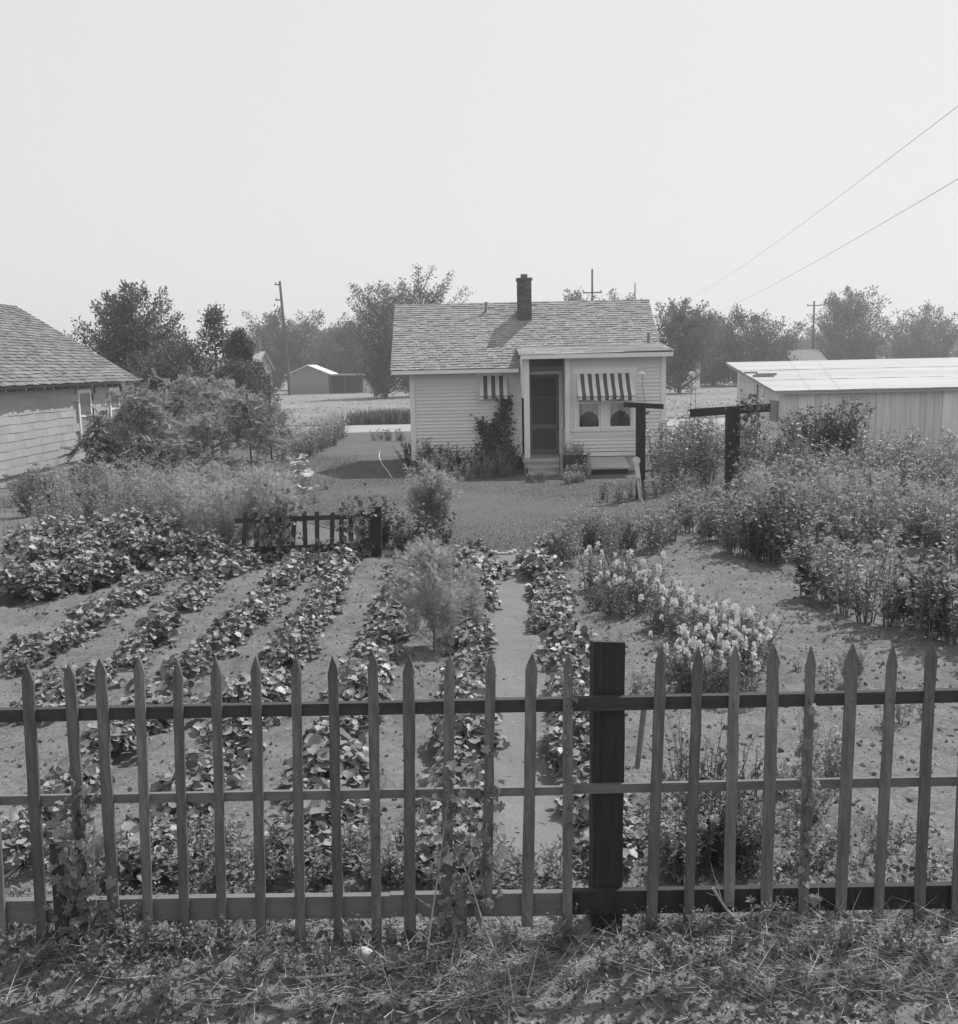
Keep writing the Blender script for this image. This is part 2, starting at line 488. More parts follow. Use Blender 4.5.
def tree_mesh(seed, H, R, th, n_br=90, n_lf=110, leaf=.34, lw=.6, tuft=.55, lm='tree', tr=.25, shape='round', lean=0, tmpl=LEAF, upc=.35):
    rng = np.random.default_rng(seed); L, Tk = MB(), MB()
    top = np.array([lean, 0, H * .86])
    tz = np.linspace(0, 1, 8)[:, None]
    trunk = np.array([0, 0, 0]) + top * tz + rng.normal(0, .012 * H, (8, 3)) * tz * np.array([1, 1, 0])
    Tk.tube(trunk, np.linspace(tr, tr * .12, 8), 8)
    cz = (th + H) / 2; rz_ = (H - th) / 2
    for k in range(n_br):
        d = rnd_dirs(rng, 1)[0]
        q = rng.uniform(.45, 1.08)
        if shape == 'spire':
            t = rng.uniform(0, 1) ** 1.3
            a = rng.uniform(0, 2 * math.pi)
            rr = R * (1 - t) ** .8 * rng.uniform(.6, 1.15) + .05 * R
            end = np.array([math.cos(a) * rr, math.sin(a) * rr, th + (H - th) * t])
            sz = max(th * .6, end[2] - rr * .25)
        else:
            w = 1.0
            if shape == 'vase': w = .55 + .5 * (d[2] * .5 + .5)
            end = np.array([0, 0, cz]) + d * np.array([R * w, R * w, rz_]) * q
            sz = max(th * .7, min(H * .8, end[2] - np.hypot(end[0], end[1]) * .75 - .1 * H * rng.uniform(0, 1)))
        st = np.array([np.interp(sz / (H * .86), tz[:, 0], trunk[:, i]) for i in range(3)])
        mid = (st + end) / 2 + np.array([0, 0, -1]) * upc * .35 * np.linalg.norm(end - st) * rng.uniform(.2, 1)
        t = np.linspace(0, 1, 6)[:, None]
        c = st * (1 - t) ** 2 + 2 * mid * t * (1 - t) + end * t ** 2
        Tk.tube(c, np.linspace(tr * .28, min(.012, tr * .08), 6), 4, 0, False)
        n = int(n_lf * rng.uniform(.6, 1.3))
        tt = rng.uniform(.22, 1.02, n) ** .8
        p = np.stack([np.interp(tt, t[:, 0], c[:, i]) for i in range(3)], -1)
        off = rng.normal(0, 1, (n, 3)) * (tuft * (1.15 - .85 * tt))[:, None]
        p = p + off
        bd = nrm(end - mid)
        dd = nrm(bd * .7 + nrm(off) * .7 + rng.normal(0, .45, (n, 3)))
        up = nrm(np.array([0, 0, 1.0]) + rng.normal(0, .6, (n, 3)))
        s = leaf * rng.uniform(.55, 1.25, n)
        L.scatter(tmpl, p, frames(dd, up), np.stack([s * lw, s, s], -1))
    return L.mesh('crown', M[lm]), Tk.mesh('trunk', M['bark'], True)

def tree(name, label, x, y, seed, group=None, z=0, **k):
    c, t = tree_mesh(seed, **k)
    e = empty(name, label, 'tree', (x, y, z), 0, group)
    link('crown', c, e); link('trunk', t, e)
    return e

# ================================================================== THE SETTING
def axis(fine0, fine1, step, lo, hi, g=1.35):
    a = list(np.arange(fine0, fine1 + 1e-6, step))
    s, x = step, fine1
    while x < hi: s *= g; x += s; a.append(min(x, hi))
    s, x = step, fine0
    pre = []
    while x > lo: s *= g; x -= s; pre.append(max(x, lo))
    return np.array(pre[::-1] + a)

def sheet(X, Y, zf, mat_, name, smooth=True):
    """grid of points X[i,j], Y[i,j]"""
    b = MB(); ny, nx = X.shape
    v = np.stack([X, Y, zf], -1).reshape(-1, 3)
    i = np.arange(ny - 1)[:, None] * nx + np.arange(nx - 1)[None]
    f = np.stack([i, i + 1, i + nx + 1, i + nx], -1).reshape(-1, 4)
    b.add(v, f)
    return b.mesh(name, mat_, smooth)

gx = axis(-7.5, 7.5, .045, -700, 700)
gy = axis(3.2, 17.5, .045, -60, 900)
X, Y = np.meshgrid(gx, gy)
struct('ground', sheet(X, Y, gh(X, Y), M['soil'], 'ground'))

ny, nx = 60, 120
lx = np.linspace(-13, 8, nx); t = np.linspace(0, 1, ny)[:, None] ** 1.4
LX = np.repeat(lx[None], ny, 0)
lf = lawn_front(lx) + .12 * vnoise(lx * 2.3, lx * 0 + 3, 8) + .08 * vnoise(lx * 7, lx * 0, 9)
LY = lf[None] + t * (45.6 - lf[None])
LZ = .008 + .03 * (vnoise(LX * .5, LY * .5, 12) + .5) * np.minimum(1, t * 6)
struct('lawn', sheet(LX, LY, LZ, M['lawn'], 'lawn'))

py_ = np.arange(4.0, 15.5, .05); pw_ = np.linspace(-1, 1, 19)
hw = .31 + .10 * vnoise(py_ * 1.7, py_ * 0, 21) + .07 * vnoise(py_ * 6, py_ * 0, 22)
PX = path_x(py_)[:, None] + hw[:, None] * pw_[None]
PYY = np.repeat(py_[:, None], 19, 1)
PZ = gh(PX, PYY) + .012 - .05 * sstep(.72, 1.0, abs(pw_))[None]
struct('garden_path', sheet(PX, PYY, PZ, M['path'], 'garden_path'))

def quadsheet(name, pts, z, m, n=12):
    p = np.array(pts, float); a, b_ = np.meshgrid(np.linspace(0, 1, n), np.linspace(0, 1, n))
    x = (p[0, 0] * (1 - a) + p[1, 0] * a) * (1 - b_) + (p[3, 0] * (1 - a) + p[2, 0] * a) * b_
    y = (p[0, 1] * (1 - a) + p[1, 1] * a) * (1 - b_) + (p[3, 1] * (1 - a) + p[2, 1] * a) * b_
    return struct(name, sheet(x, y, x * 0 + z, m, name))
quadsheet('road', [(-120, 46.5), (120, 46.5), (120, 52.5), (-120, 52.5)], .02, M['drive'])
quadsheet('field', [(-400, 53.5), (400, 53.5), (500, 420), (-500, 420)], .03, M['field'])
quadsheet('field', [(6, 33), (60, 33), (60, 45.8), (6, 45.8)], .012, M['field'])

# ------------------------------------------------------------------ building helpers
def sub(name, b, mats, parent, O=None, smooth=False, label=None):
    o = link(name, b.mesh(name, mats, smooth), parent, -np.array(O, float) if O is not None else None)
    if label: o['label'] = label
    return o

def clapboard(b, o, ux, nn, L, z0, z1, openings=(), pitch=.09, lap=.017, xr=None, seed=0, mi=0):
    o, ux, nn = np.array(o, float), np.array(ux, float), np.array(nn, float)
    zz = np.array([0, 0, 1.0]); rng = random.Random(seed)
    n = int(math.ceil((z1 - z0) / pitch))
    for i in range(n):
        a, c = z0 + i * pitch, min(z1, z0 + (i + 1) * pitch)
        zm = (a + c) / 2
        iv = [(0.0, L)] if not xr else [xr(zm)]
        for (x0, x1, q0, q1) in openings:
            if q0 < c - .02 and q1 > a + .02:
                iv = [s for (p, q) in iv for s in ((p, min(q, x0)), (max(p, x1), q)) if s[1] - s[0] > .01]
        for (p, q) in iv:
            cuts = [p]
            while q - cuts[-1] > 4.5: cuts.append(cuts[-1] + rng.uniform(1.6, 3.6))
            cuts.append(q)
            for u, v in zip(cuts[:-1], cuts[1:]):
                lp = lap * rng.uniform(.85, 1.2); dz = rng.uniform(-.004, .004)
                P = lambda x, z, d: o + ux * x + zz * z + nn * d
                b.add([P(u, a + dz, lp), P(v - .003, a + dz, lp), P(v - .003, c + .01, -.014), P(u, c + .01, -.014), P(u, a + dz, -.016), P(v - .003, a + dz, -.016)],
                      [(0, 1, 2, 3), (4, 5, 1, 0)], mi)

def shingles(b, o, ux, us, nn, L, Sl, row=.14, w=.2, th=.018, openings=(), seed=0, mi=0, jit=.012):
    o, ux, us, nn = (np.array(q, float) for q in (o, ux, us, nn))
    rng = random.Random(seed); n = int(math.ceil(Sl / row))
    for j in range(n):
        s0, s1 = j * row, min(Sl, (j + 1) * row + .01)
        x = -rng.uniform(0, w)
        while x < L:
            ww = w * rng.uniform(.7, 1.25)
            u, v = max(0, x), min(L, x + ww - .006); x += ww
            if v - u < .02: continue
            if any(q0 < s1 - .02 and q1 > s0 + .02 and x0 < v - .03 and x1 > u + .03 for (x0, x1, q0, q1) in openings): continue
            t_ = th * rng.uniform(.6, 1.5); ds = rng.uniform(-jit, jit)
            P = lambda a, s, d: o + ux * a + us * s + nn * d
            b.add([P(u, s0 + ds, t_), P(v, s0 + ds, t_), P(v, s1, .003), P(u, s1, .003), P(u, s0 + ds, -.004), P(v, s0 + ds, -.004)],
                  [(0, 1, 2, 3), (4, 5, 1, 0), (4, 0, 3), (1, 5, 2)], mi)

EX, EY, EZ = np.eye(3)

# ------------------------------------------------------------------ the white cottage
HO = np.array([1.5, 28.6, 0]); HS = np.array([.09, 0, 0])   # HS: the cottage stands a touch to the right of its measured drawing
house = empty('cottage', 'small white clapboard cottage with brick chimney and striped awnings across the lawn', 'house', HO + HS)
yf, yr, yb, zE, zR = 28.6, 30.8, 33.0, 2.64, 4.42
xl, xr_ = -1.56, 4.83
slope = (zR - zE) / (yr - 28.2)
b = MB()
clapboard(b, (xl, yf, 0), EX, -EY, xr_ - xl, .33, 2.84, [(1.35 - xl, 4.90 - xl, 0, 9), (.20 - xl, .80 - xl, 1.8, 2.46)], seed=1)
clapboard(b, (1.5, yf - .002, 0), EX, -EY, .91, 2.47, 2.95, seed=5)
gab = lambda z: (max(0, (z - zE - .1) / slope - .1) if z > zE else 0, yb - yf - (max(0, (z - zE - .1) / slope - .1) if z > zE else 0))
clapboard(b, (xl, yf, 0), EY, -EX, yb - yf, .33, 4.2, xr=gab, seed=2)
clapboard(b, (xr_, yf, 0), EY, EX, yb - yf, .33, 4.2, xr=gab, seed=3)
clapboard(b, (xl, yb, 0), EX, EY, xr_ - xl, .33, 2.84, seed=4)
clapboard(b, (1.52, yf - .02, .37), EX, -EY, .03, 0, 2.5, seed=4)
wall = sub('wall', b, M['clap'], house, HO)
b = MB()
for (x, y, dx, dy) in ((xl, yf, -1, -1), (xr_, yb, 1, 1), (xl, yb, -1, 1)):
    b = MB(); b.box(min(x, x + dx * .03), max(x, x + dx * .03), y - .09 if dy > 0 else y - .03, y + .03 if dy > 0 else y + .09, .28, 2.72)
    if (dx, dy) == (-1, -1): b.box(xl - .028, xl + .10, yf - .034, yf - .004, .28, 2.70)
    link('corner_board', b.mesh('corner_board', M['trim']), wall)
b = MB()
b.box(xl + .03, 1.35, yf + .03, yf + .12, -.1, .36); b.box(xl + .03, xl + .12, yf + .12, yb - .03, -.1, .36)
b.box(xl + .12, xr_ - .03, yb - .12, yb - .03, -.1, .36); b.box(xr_ - .12, xr_ - .03, yf + .03, yb - .12, -.1, .36)
sub('foundation', b, M['darkwood'], house, HO)  # dark colour also stands in for the shadow below the clapboards
b = MB(); b.box(2.45, 4.84, 27.45, 27.53, -.1, .56); b.box(4.74, 4.84, 27.53, 28.6, -.1, .56)
sub('skirting', b, M['plank'], house, HO)
# roof
sl = math.hypot(yr - 28.2, zR - zE); us = np.array([0, yr - 28.2, zR - zE]) / sl; nn = np.array([0, -us[2], us[1]])
us2 = us * np.array([1, -1, 1]); nn2 = nn * np.array([1, -1, 1])
b = MB()
shingles(b, (-2.05, 28.17, zE + .01), EX, us, nn, 7.09, sl + .03, row=.108, w=.15, th=.019, seed=1)
shingles(b, (5.04, 61.6 - 28.17, zE + .01), -EX, us2, nn2, 7.09, sl + .03, row=.108, w=.15, th=.019, seed=2)
for sg, u_, n_ in ((1, us, nn), (-1, us2, nn2)):
    y0 = 28.2 if sg > 0 else 33.4
    p = np.array([-2.03, y0, zE]); q = np.array([5.02, y0, zE])
    b.hexa([p - n_ * .06, q - n_ * .06, q - n_ * .06 + u_ * sl, p - n_ * .06 + u_ * sl, p - n_ * .004, q - n_ * .004, q - n_ * .004 + u_ * sl, p - n_ * .004 + u_ * sl][::1] if sg > 0 else
           [q - n_ * .06, p - n_ * .06, p - n_ * .06 + u_ * sl, q - n_ * .06 + u_ * sl, q - n_ * .004, p - n_ * .004, p - n_ * .004 + u_ * sl, q - n_ * .004 + u_ * sl])
x = -2.05
while x < 5.03:                                            # ridge cap
    x1 = min(5.05, x + .24)
    for u_, n_ in ((us, nn), (us2, nn2)):
        p = np.array([0, yr, zR + .03])
        b.add([p + EX * x + n_ * .012, p + EX * (x1 - .006) + n_ * .012, p + EX * (x1 - .006) - u_ * .13 + n_ * .004, p + EX * x - u_ * .13 + n_ * .004], [(0, 1, 2, 3)])
    x = x1
roof = sub('roof', b, M['shingle'], house, HO)
b = MB()
b.box(-2.02, 1.26, 28.16, 28.185, zE - .10, zE - .005)
link('fascia', b.mesh('fascia', M['trim']), roof)
for xx in (-2.05, 5.015):
    for u_, n_, y0 in ((us, nn, 28.2), (us2, nn2, 33.4)):
        b = MB(); p = np.array([xx, y0, zE]); q = p + EX * .028
        b.hexa([p - n_ * .16, q - n_ * .16, q - n_ * .16 + u_ * sl, p - n_ * .16 + u_ * sl, p - n_ * .008, q - n_ * .008, q - n_ * .008 + u_ * sl, p - n_ * .008 + u_ * sl])
        link('rake_board', b.mesh('rake_board', M['trim']), roof)
for k in range(9):
    b = MB(); b.box(-1.95 + k * .385, -1.905 + k * .385, 28.19, 28.58, zE - .09, zE - .02)
    link('rafter_tail', b.mesh('rafter_tail', M['trim']), roof)
# chimney: courses of brick
b = MB(); rng = random.Random(4)
cx0, cx1, cy0, cy1 = 1.34, 1.72, 30.0, 30.40
z = 3.6; j = 0
while z < 5.06:
    e = .025 if z > 4.98 else 0
    for (ax, a0, a1, f0, f1) in (('x', cx0 - e, cx1 + e, cy0 - e, 0), ('x', cx0 - e, cx1 + e, cy1 + e - .1, 1), ('y', cy0 - e + .1, cy1 + e - .1, cx0 - e, 0), ('y', cy0 - e + .1, cy1 + e - .1, cx1 + e - .1, 1)):
        q = a0 - (.105 if j % 2 else 0)
        while q < a1:
            u, v = max(a0, q), min(a1, q + .205); q += .215
            if v - u < .02: continue
            d = rng.uniform(-.002, .003)
            if ax == 'x': b.box(u, v, f0 - d, f0 + .1 + d, z, z + .063)
            else: b.box(f0 - d, f0 + .1 + d, u, v, z, z + .063)
    z += .073; j += 1
b2 = MB(); b2.box(cx0 + .012, cx1 - .012, cy0 + .012, cy1 - .012, 3.5, 5.06)
ch = sub('chimney', b, M['brick'], roof)
b2.box(cx0 + .10, cx1 - .10, cy0 + .10, cy1 - .10, 5.06, 5.16)
sub('flue', b2, M['mortar'], ch) if False else link('flue', b2.mesh('flue', M['mortar']), ch)
for (vx, vy, hh) in ((.50, 30.45, .28), (4.74, 28.95, .34)):
    zz = zE + (vy - 28.2) * slope
    b = MB(); b.tube([(vx, vy, zz - .05), (vx, vy, zz + hh)], .045, 10); b.tube([(vx, vy, zz - .02), (vx, vy, zz + .06)], [.11, .05], 10)
    link('vent_pipe', b.mesh('vent_pipe', M['metal'], True), roof)
# back room (lean-to) with porch
b = MB()
X0, X1, Yp = 2.41, 4.88, 27.4
clapboard(b, (X0, Yp, 0), EX, -EY, X1 - X0, .52, 2.93, [(2.60 - X0, 4.16 - X0, 1.03, 2.50)], seed=11)
clapboard(b, (X0, Yp, 0), EY, -EX, 1.2, .37, 2.95, seed=12)
clapboard(b, (X1, Yp, 0), EY, EX, 1.2, .52, 3.0, seed=13)
annex = sub('annex_wall', b, M['clap'], house, HO)
for (x0, x1, y0, y1) in ((X0 - .03, X0 + .09, Yp - .03, Yp - .003), (X0 - .03, X0 - .004, Yp - .002, Yp + .09), (X1 - .09, X1 + .03, Yp - .03, Yp - .003), (X1 + .004, X1 + .03, Yp - .002, Yp + .09)):
    b = MB(); b.box(x0, x1, y0, y1, .37, 2.93); link('corner_board', b.mesh('corner_board', M['trim']), annex)
b = MB(); b.box(X0 + .10, X1 - .10, Yp - .028, Yp - .003, .40, .50)
link('water_table', b.mesh('water_table', M['trim']), annex)
b = MB()                                                    # porch roof, a thin slab over the annex
b.hexa([(1.24, 27.08, 2.90), (5.04, 27.08, 2.94), (5.04, 29.0, 3.10), (1.24, 29.0, 3.10), (1.24, 27.08, 2.945), (5.04, 27.08, 2.985), (5.04, 29.0, 3.20), (1.24, 29.0, 3.18)])
pr = sub('porch_roof', b, M['greywood'], house, HO)
b = MB()
shingles(b, (1.22, 27.05, 2.962), EX + EZ * .01, nrm(np.array([0, 1.9, .22])), nrm(np.array([0, -.22, 1.9])), 3.84, 1.95, row=.2, w=.6, seed=7, th=.012)
link('roofing', b.mesh('roofing', M['shingle']), pr)
b = MB()
b.box(1.25, 5.03, 27.05, 27.075, 2.86, 2.965)
link('fascia', b.mesh('fascia', M['trim']), pr)
b = MB(); b.box(1.34, 1.48, 27.34, 27.46, .37, 2.90)
b.box(1.30, 1.335, 27.33, 28.58, 2.2, 2.89)
b.hexa([(1.30, 27.34, 1.9), (1.335, 27.34, 1.9), (1.335, 27.5, 1.9), (1.30, 27.5, 1.9), (1.30, 27.34, 2.2), (1.335, 27.34, 2.2), (1.335, 27.9, 2.2), (1.30, 27.9, 2.2)])
sub('porch_post', b, M['trim'], house, HO)
b = MB(); b.box(1.3, 2.405, 27.36, 28.57, .30, .37)
for k in range(9): b.box(1.31 + k * .122, 1.425 + k * .122, 27.33, 28.56, .371, .39)
sub('porch_floor', b, M['greywood'], house, HO)
for k, (z0, z1, y0, y1, xa, xb) in enumerate(((.30, .37, 27.0, 27.33, 1.28, 2.45), (.17, .215, 26.78, 27.1, 1.36, 2.32), (.02, .07, 26.55, 26.85, 1.40, 2.30))):
    b = MB(); b.box(xa, xb, y0, y1, z0, z1); b.box(xa + .03, xb - .03, y0 + .03, y0 + .055, z0 - .14, z0 - .002)
    if k == 0: b.box(xa + .06, xa + .10, y0 + .06, y1, -.05, z0 - .002); b.box(xb - .10, xb - .06, y0 + .06, y1, -.05, z0 - .002)
    sub('step', b, M['concrete'], house, HO)
b = MB(); b.box(1.42, 1.525, 28.50, 28.575, .39, 2.46); b.box(2.315, 2.40, 28.50, 28.575, .39, 2.46); b.box(1.42, 2.40, 28.49, 28.572, 2.465, 2.56)
sub('door_frame', b, M['trim'], house, HO)
b = MB()
for (x0, x1, z0, z1) in ((1.535, 1.605, .40, 2.45), (2.235, 2.305, .40, 2.45), (1.605, 2.235, 2.37, 2.45), (1.605, 2.235, .40, .52), (1.605, 2.235, 1.05, 1.17), (1.605, 2.235, 1.86, 1.885)):
    b.box(x0, x1, 28.51, 28.54, z0, z1)
door = sub('screen_door', b, M['screenframe'], house, HO)
b = MB(); b.box(1.60, 2.24, 28.528, 28.534, .51, 2.38); link('screen', b.mesh('screen', M['screen']), door)
b = MB(); b.tube([(2.27, 28.50, 1.03), (2.27, 28.46, 1.05), (2.27, 28.46, 1.17), (2.27, 28.50, 1.19)], .009, 6); link('handle', b.mesh('handle', M['metal'], True), door)

def window(x0, x1, z0, z1, y, name='window', mull=None, cur=True, fr=.09):
    b = MB(); t = .03
    b.box(x0, x0 + fr, y - t, y + .06, z0, z1); b.box(x1 - fr, x1, y - t, y + .06, z0, z1)
    b.box(x0 + fr + .001, x1 - fr - .001, y - t, y + .06, z1 - fr, z1)
    b.box(x0 - .03, x1 + .03, y - t - .004, y + .06, z1 + .001, z1 + .10); b.box(x0, x1, y - t, y + .04, z0 - .15, z0 - .051)
    if mull: b.box(mull - .10, mull + .10, y - t, y + .06, z0 + .002, z1 - fr - .001)
    w = sub(name, b, M['trim'], house, HO)
    b = MB(); b.box(x0 - .05, x1 + .05, y - .07, y + .05, z0 - .05, z0 - .002)
    link('sill', b.mesh('sill', M['trim']), w)
    panes = [(x0 + fr, x1 - fr)] if not mull else [(x0 + fr, mull - .10), (mull + .10, x1 - fr)]
    for (a, c) in panes:
        b = MB(); zt = z1 - fr
        for (p, q, r, s) in ((a + .004, a + .045, z0 + .002, zt), (c - .045, c - .004, z0 + .002, zt), (a + .046, c - .046, z0 + .002, z0 + .065), (a + .046, c - .046, (z0 + zt) / 2 - .02, (z0 + zt) / 2 + .02), (a + .046, c - .046, zt - .045, zt)):
            b.box(p, q, y - .005, y + .03, r, s)
        sa = link('sash', b.mesh('sash', M['trim']), w)
        b = MB(); b.box(a + .04, c - .04, y + .012, y + .016, z0 + .06, zt - .04)
        link('pane', b.mesh('pane', M['glasst']), w)
        if cur:                                             # two tied-back curtain halves on each pane, dark room below them
            b = MB(); n = 14; cw = c - a
            for sg in (0, 1):
                V = []
                for i in range(n):
                    u = i / (n - 1)                          # 0 at the jamb, 1 in the middle
                    zb = z0 + .09 + .36 * math.sqrt(max(0, u * (2 - u))) ** 1.3 + .018 * math.sin(u * 22)
                    xx = a + cw * .5 * u if sg == 0 else c - cw * .5 * u
                    V += [(xx, y + .05 + .012 * math.sin(u * 25), zt), (xx, y + .05 + .018 * math.sin(u * 25), zb)]
                b.add(V, [(2 * i, 2 * i + 1, 2 * i + 3, 2 * i + 2) for i in range(n - 1)])
            link('curtain', b.mesh('curtain', M['curtain']), w)
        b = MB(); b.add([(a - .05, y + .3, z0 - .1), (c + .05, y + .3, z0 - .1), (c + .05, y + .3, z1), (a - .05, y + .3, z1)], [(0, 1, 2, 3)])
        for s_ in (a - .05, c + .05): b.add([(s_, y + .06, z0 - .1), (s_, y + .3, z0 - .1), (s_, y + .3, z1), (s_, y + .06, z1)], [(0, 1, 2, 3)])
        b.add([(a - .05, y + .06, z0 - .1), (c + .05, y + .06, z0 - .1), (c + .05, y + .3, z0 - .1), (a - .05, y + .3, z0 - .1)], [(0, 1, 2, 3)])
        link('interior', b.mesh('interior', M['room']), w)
    return w
def clear_glass():
    m = bpy.data.materials.new('window_pane'); m.use_nodes = True
    N, L = m.node_tree.nodes, m.node_tree.links; N.clear()
    o = N.new('ShaderNodeOutputMaterial'); t = N.new('ShaderNodeBsdfTransparent'); g = N.new('ShaderNodeBsdfGlossy'); g.inputs['Roughness'].default_value = .05
    mx = N.new('ShaderNodeMixShader'); mx.inputs[0].default_value = .12
    L.new(t.outputs[0], mx.inputs[1]); L.new(g.outputs[0], mx.inputs[2]); L.new(mx.outputs[0], o.inputs['Surface'])
    return m
M['glasst'] = clear_glass()
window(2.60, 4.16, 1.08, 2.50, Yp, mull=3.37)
window(.20, .80, 1.82, 2.46, yf, cur=False, fr=.07)

def awning(x0, x1, zt, zb, y, out, n, first=0, val=.09, seed=0):
    """striped canvas: sloping top, side cheeks and a short valance"""
    lt, dk = MB(), MB(); rng = random.Random(seed)
    for i in range(n):
        b = (lt, dk)[(i + first) % 2]
        for q in range(3):
            u0 = x0 + (x1 - x0) * (i + q / 3) / n; u1 = x0 + (x1 - x0) * (i + (q + 1) / 3) / n
            sg = lambda u: .02 * math.sin(u * 9 + seed) + .012 * math.sin(u * 31)
            v = []
            for u in (u0, u1):
                v += [(u, y - .035, zt), (u, y - out * .5 - .02, (zt * .45 + zb * .55) - .02 + sg(u) * .5), (u, y - out, zb + sg(u)), (u, y - out + .012, zb - val + sg(u) + .01 * math.sin(u * 40))]
            b.add(v, [(0, 1, 5, 4), (1, 2, 6, 5), (2, 3, 7, 6)])
    for xs in (x0, x1):
        lt.add([(xs, y - .035, zt), (xs, y - out, zb), (xs, y - .035, zb)], [(0, 1, 2)])
    w = sub('awning', lt, M['canvas'], house, HO)
    link('stripe', dk.mesh('stripe', M['canvasd']), w)
    b = MB(); b.tube([(x0, y - .03, zb), (x0, y - out, zb - .01), (x1, y - out, zb - .01), (x1, y - .03, zb)], .01, 5)
    link('awning_frame', b.mesh('awning_frame', M['metal']), w)
awning(2.66, 4.07, 2.47, 1.92, Yp, .55, 15, 0, .10, 1)
awning(.24, .96, 2.46, 1.95, yf, .35, 7, 0, .07, 2)
# towel and board hanging beside the door, slab cover and planter
b = MB(); n = 8
for i in range(n):
    u = i / (n - 1)
    b.add([(2.36 + .02 * math.sin(u * 9), 27.9 + .28 * u, 1.75), (2.35 + .03 * math.sin(u * 9 + .5), 27.9 + .28 * u, 1.1), (2.375 + .02 * math.sin(u * 9), 27.9 + .28 * u, 1.1), (2.385 + .02 * math.sin(u * 9), 27.9 + .28 * u, 1.75)], [(0, 1, 2, 3)])
V = b.v; b = MB()
for i in range(n - 1):
    q = np.vstack([V[i], V[i + 1]]); b.add(q, [(0, 1, 5, 4), (1, 2, 6, 5), (2, 3, 7, 6), (3, 0, 4, 7)])
tag(link('hanging_towel', b.mesh('hanging_towel', M['canvas']), None, HS), 'pale towel hanging inside the porch to the right of the screen door', 'towel')
b = MB(); b.hexa([(2.62, 26.35, .16), (3.86, 26.35, .16), (3.86, 27.36, .34), (2.62, 27.36, .34), (2.62, 26.35, .20), (3.86, 26.35, .20), (3.86, 27.36, .38), (2.62, 27.36, .38)])
cel = link('cellar_cover', b.mesh('cellar_cover', M['concrete']), None, HS)
tag(cel, 'pale sloping board cover against the cottage wall below the striped double awning', 'cellar cover')
b = MB(); b.box(2.66, 3.82, 26.42, 26.48, 0, .155); b.box(2.66, 2.72, 26.48, 27.3, 0, .155); b.box(3.76, 3.82, 26.48, 27.3, 0, .155)
link('frame', b.mesh('frame', M['darkwood']), cel)
pl = empty('planter_box', 'dark wooden planter box with leafy plants beside the cottage steps', 'planter', (2.5, 26.5, 0))
b = MB(); b.box(2.25, 2.95, 26.30, 26.33, .06, .50); b.box(2.25, 2.95, 26.67, 26.70, .06, .50); b.box(2.25, 2.28, 26.33, 26.67, .06, .50); b.box(2.92, 2.95, 26.33, 26.67, .06, .50); b.box(2.28, 2.92, 26.33, 26.67, .06, .40)
sub('box', b, M['darkwood'], pl, (2.5, 26.5, 0))
for x0 in (2.23, 2.90):
    b = MB(); b.box(x0, x0 + .07, 26.25, 26.295, 0, .58); sub('leg', b, M['greywood'], pl, (2.5, 26.5, 0))

# ------------------------------------------------------------------ neighbour's house on the left
NO = np.array([-11.4, 30, 0])
nb = empty('shingled_house', 'shingle sided house with a steep dark roof at the left edge', 'house', NO)
wx, y0, y1 = -11.4, 19.0, 36.9
wins = [(31.9, 33.0, .72, 2.28), (34.7, 35.7, .95, 2.28), (24.5, 25.6, .72, 2.28)]
b = MB()
shingles(b, (wx, y0, .25), EY, EZ, EX, y1 - y0, 2.35, row=.21, w=.5, th=.011, openings=[(a - y0, c - y0, e - .25, g - .25) for a, c, e, g in wins], seed=3)
shingles(b, (wx, y1, .25), -EX, EZ, EY, 6.3, 2.3, row=.21, w=.5, th=.011, seed=4)
gs = .63
for j in range(9):
    z = 2.5 + j * .21; ins = (z - 2.4) / gs
    if 6.3 - 2 * ins > .3: shingles(b, (wx - ins, y1, z), -EX, EZ, EY, 6.3 - 2 * ins, .21, row=.21, w=.5, th=.011, seed=20 + j)
b.box(wx - 6.3, wx - .04, y0, y1 - .04, 0, 2.5)
for a, c, e, g in wins: pass
nw = sub('wall', b, M['siding'], nb, NO)
for (a, c, e, g) in wins:
    b = MB()
    for (p, q, r, s) in ((a, a + .11, e, g), (c - .11, c, e, g), (a + .111, c - .111, g - .11, g), (a - .04, c + .04, e - .06, e - .002), (a + .111, c - .111, (e + g) / 2 - .03, (e + g) / 2 + .03)):
        b.box(wx - .03, wx + .03, p, q, r, s)
    w = link('window', b.mesh('window', M['trim']), nw)
    b = MB(); b.box(wx - .035, wx + .012, a + .111, c - .111, (e + g) / 2 + .031, g - .111); link('pane', b.mesh('pane', M['glass']), w)
    b = MB(); b.box(wx - .035, wx + .016, a + .111, c - .111, e + .002, (e + g) / 2 - .031); link('insect_screen', b.mesh('insect_screen', M['greywood']), w)
b = MB()
nsl = 4.1 * math.hypot(1, gs); u1 = nrm(np.array([-1, 0, gs])); n1 = nrm(np.array([gs, 0, 1])); u2 = u1 * np.array([-1, 1, 1]); n2 = n1 * np.array([-1, 1, 1])
shingles(b, (-11.08, 18.6, 2.47), EY, u1, n1, 18.7, nsl, row=.17, w=.24, th=.024, seed=5, jit=.02)
shingles(b, (-19.28, 37.3, 2.47), -EY, u2, n2, 18.7, nsl, row=.17, w=.4, th=.024, seed=6)
for (x_, u_, n_) in ((-11.1, u1, n1), (-19.26, u2, n2)):
    p = np.array([x_, 18.65, 2.46]); q = np.array([x_, 37.25, 2.46])
    b.hexa([p - n_ * .08, q - n_ * .08, q - n_ * .08 + u_ * nsl, p - n_ * .08 + u_ * nsl, p - n_ * .003, q - n_ * .003, q - n_ * .003 + u_ * nsl, p - n_ * .003 + u_ * nsl])
for k in range(30): b.box(-11.38, -11.12, 19 + k * .61, 19.05 + k * .61, 2.33, 2.41)
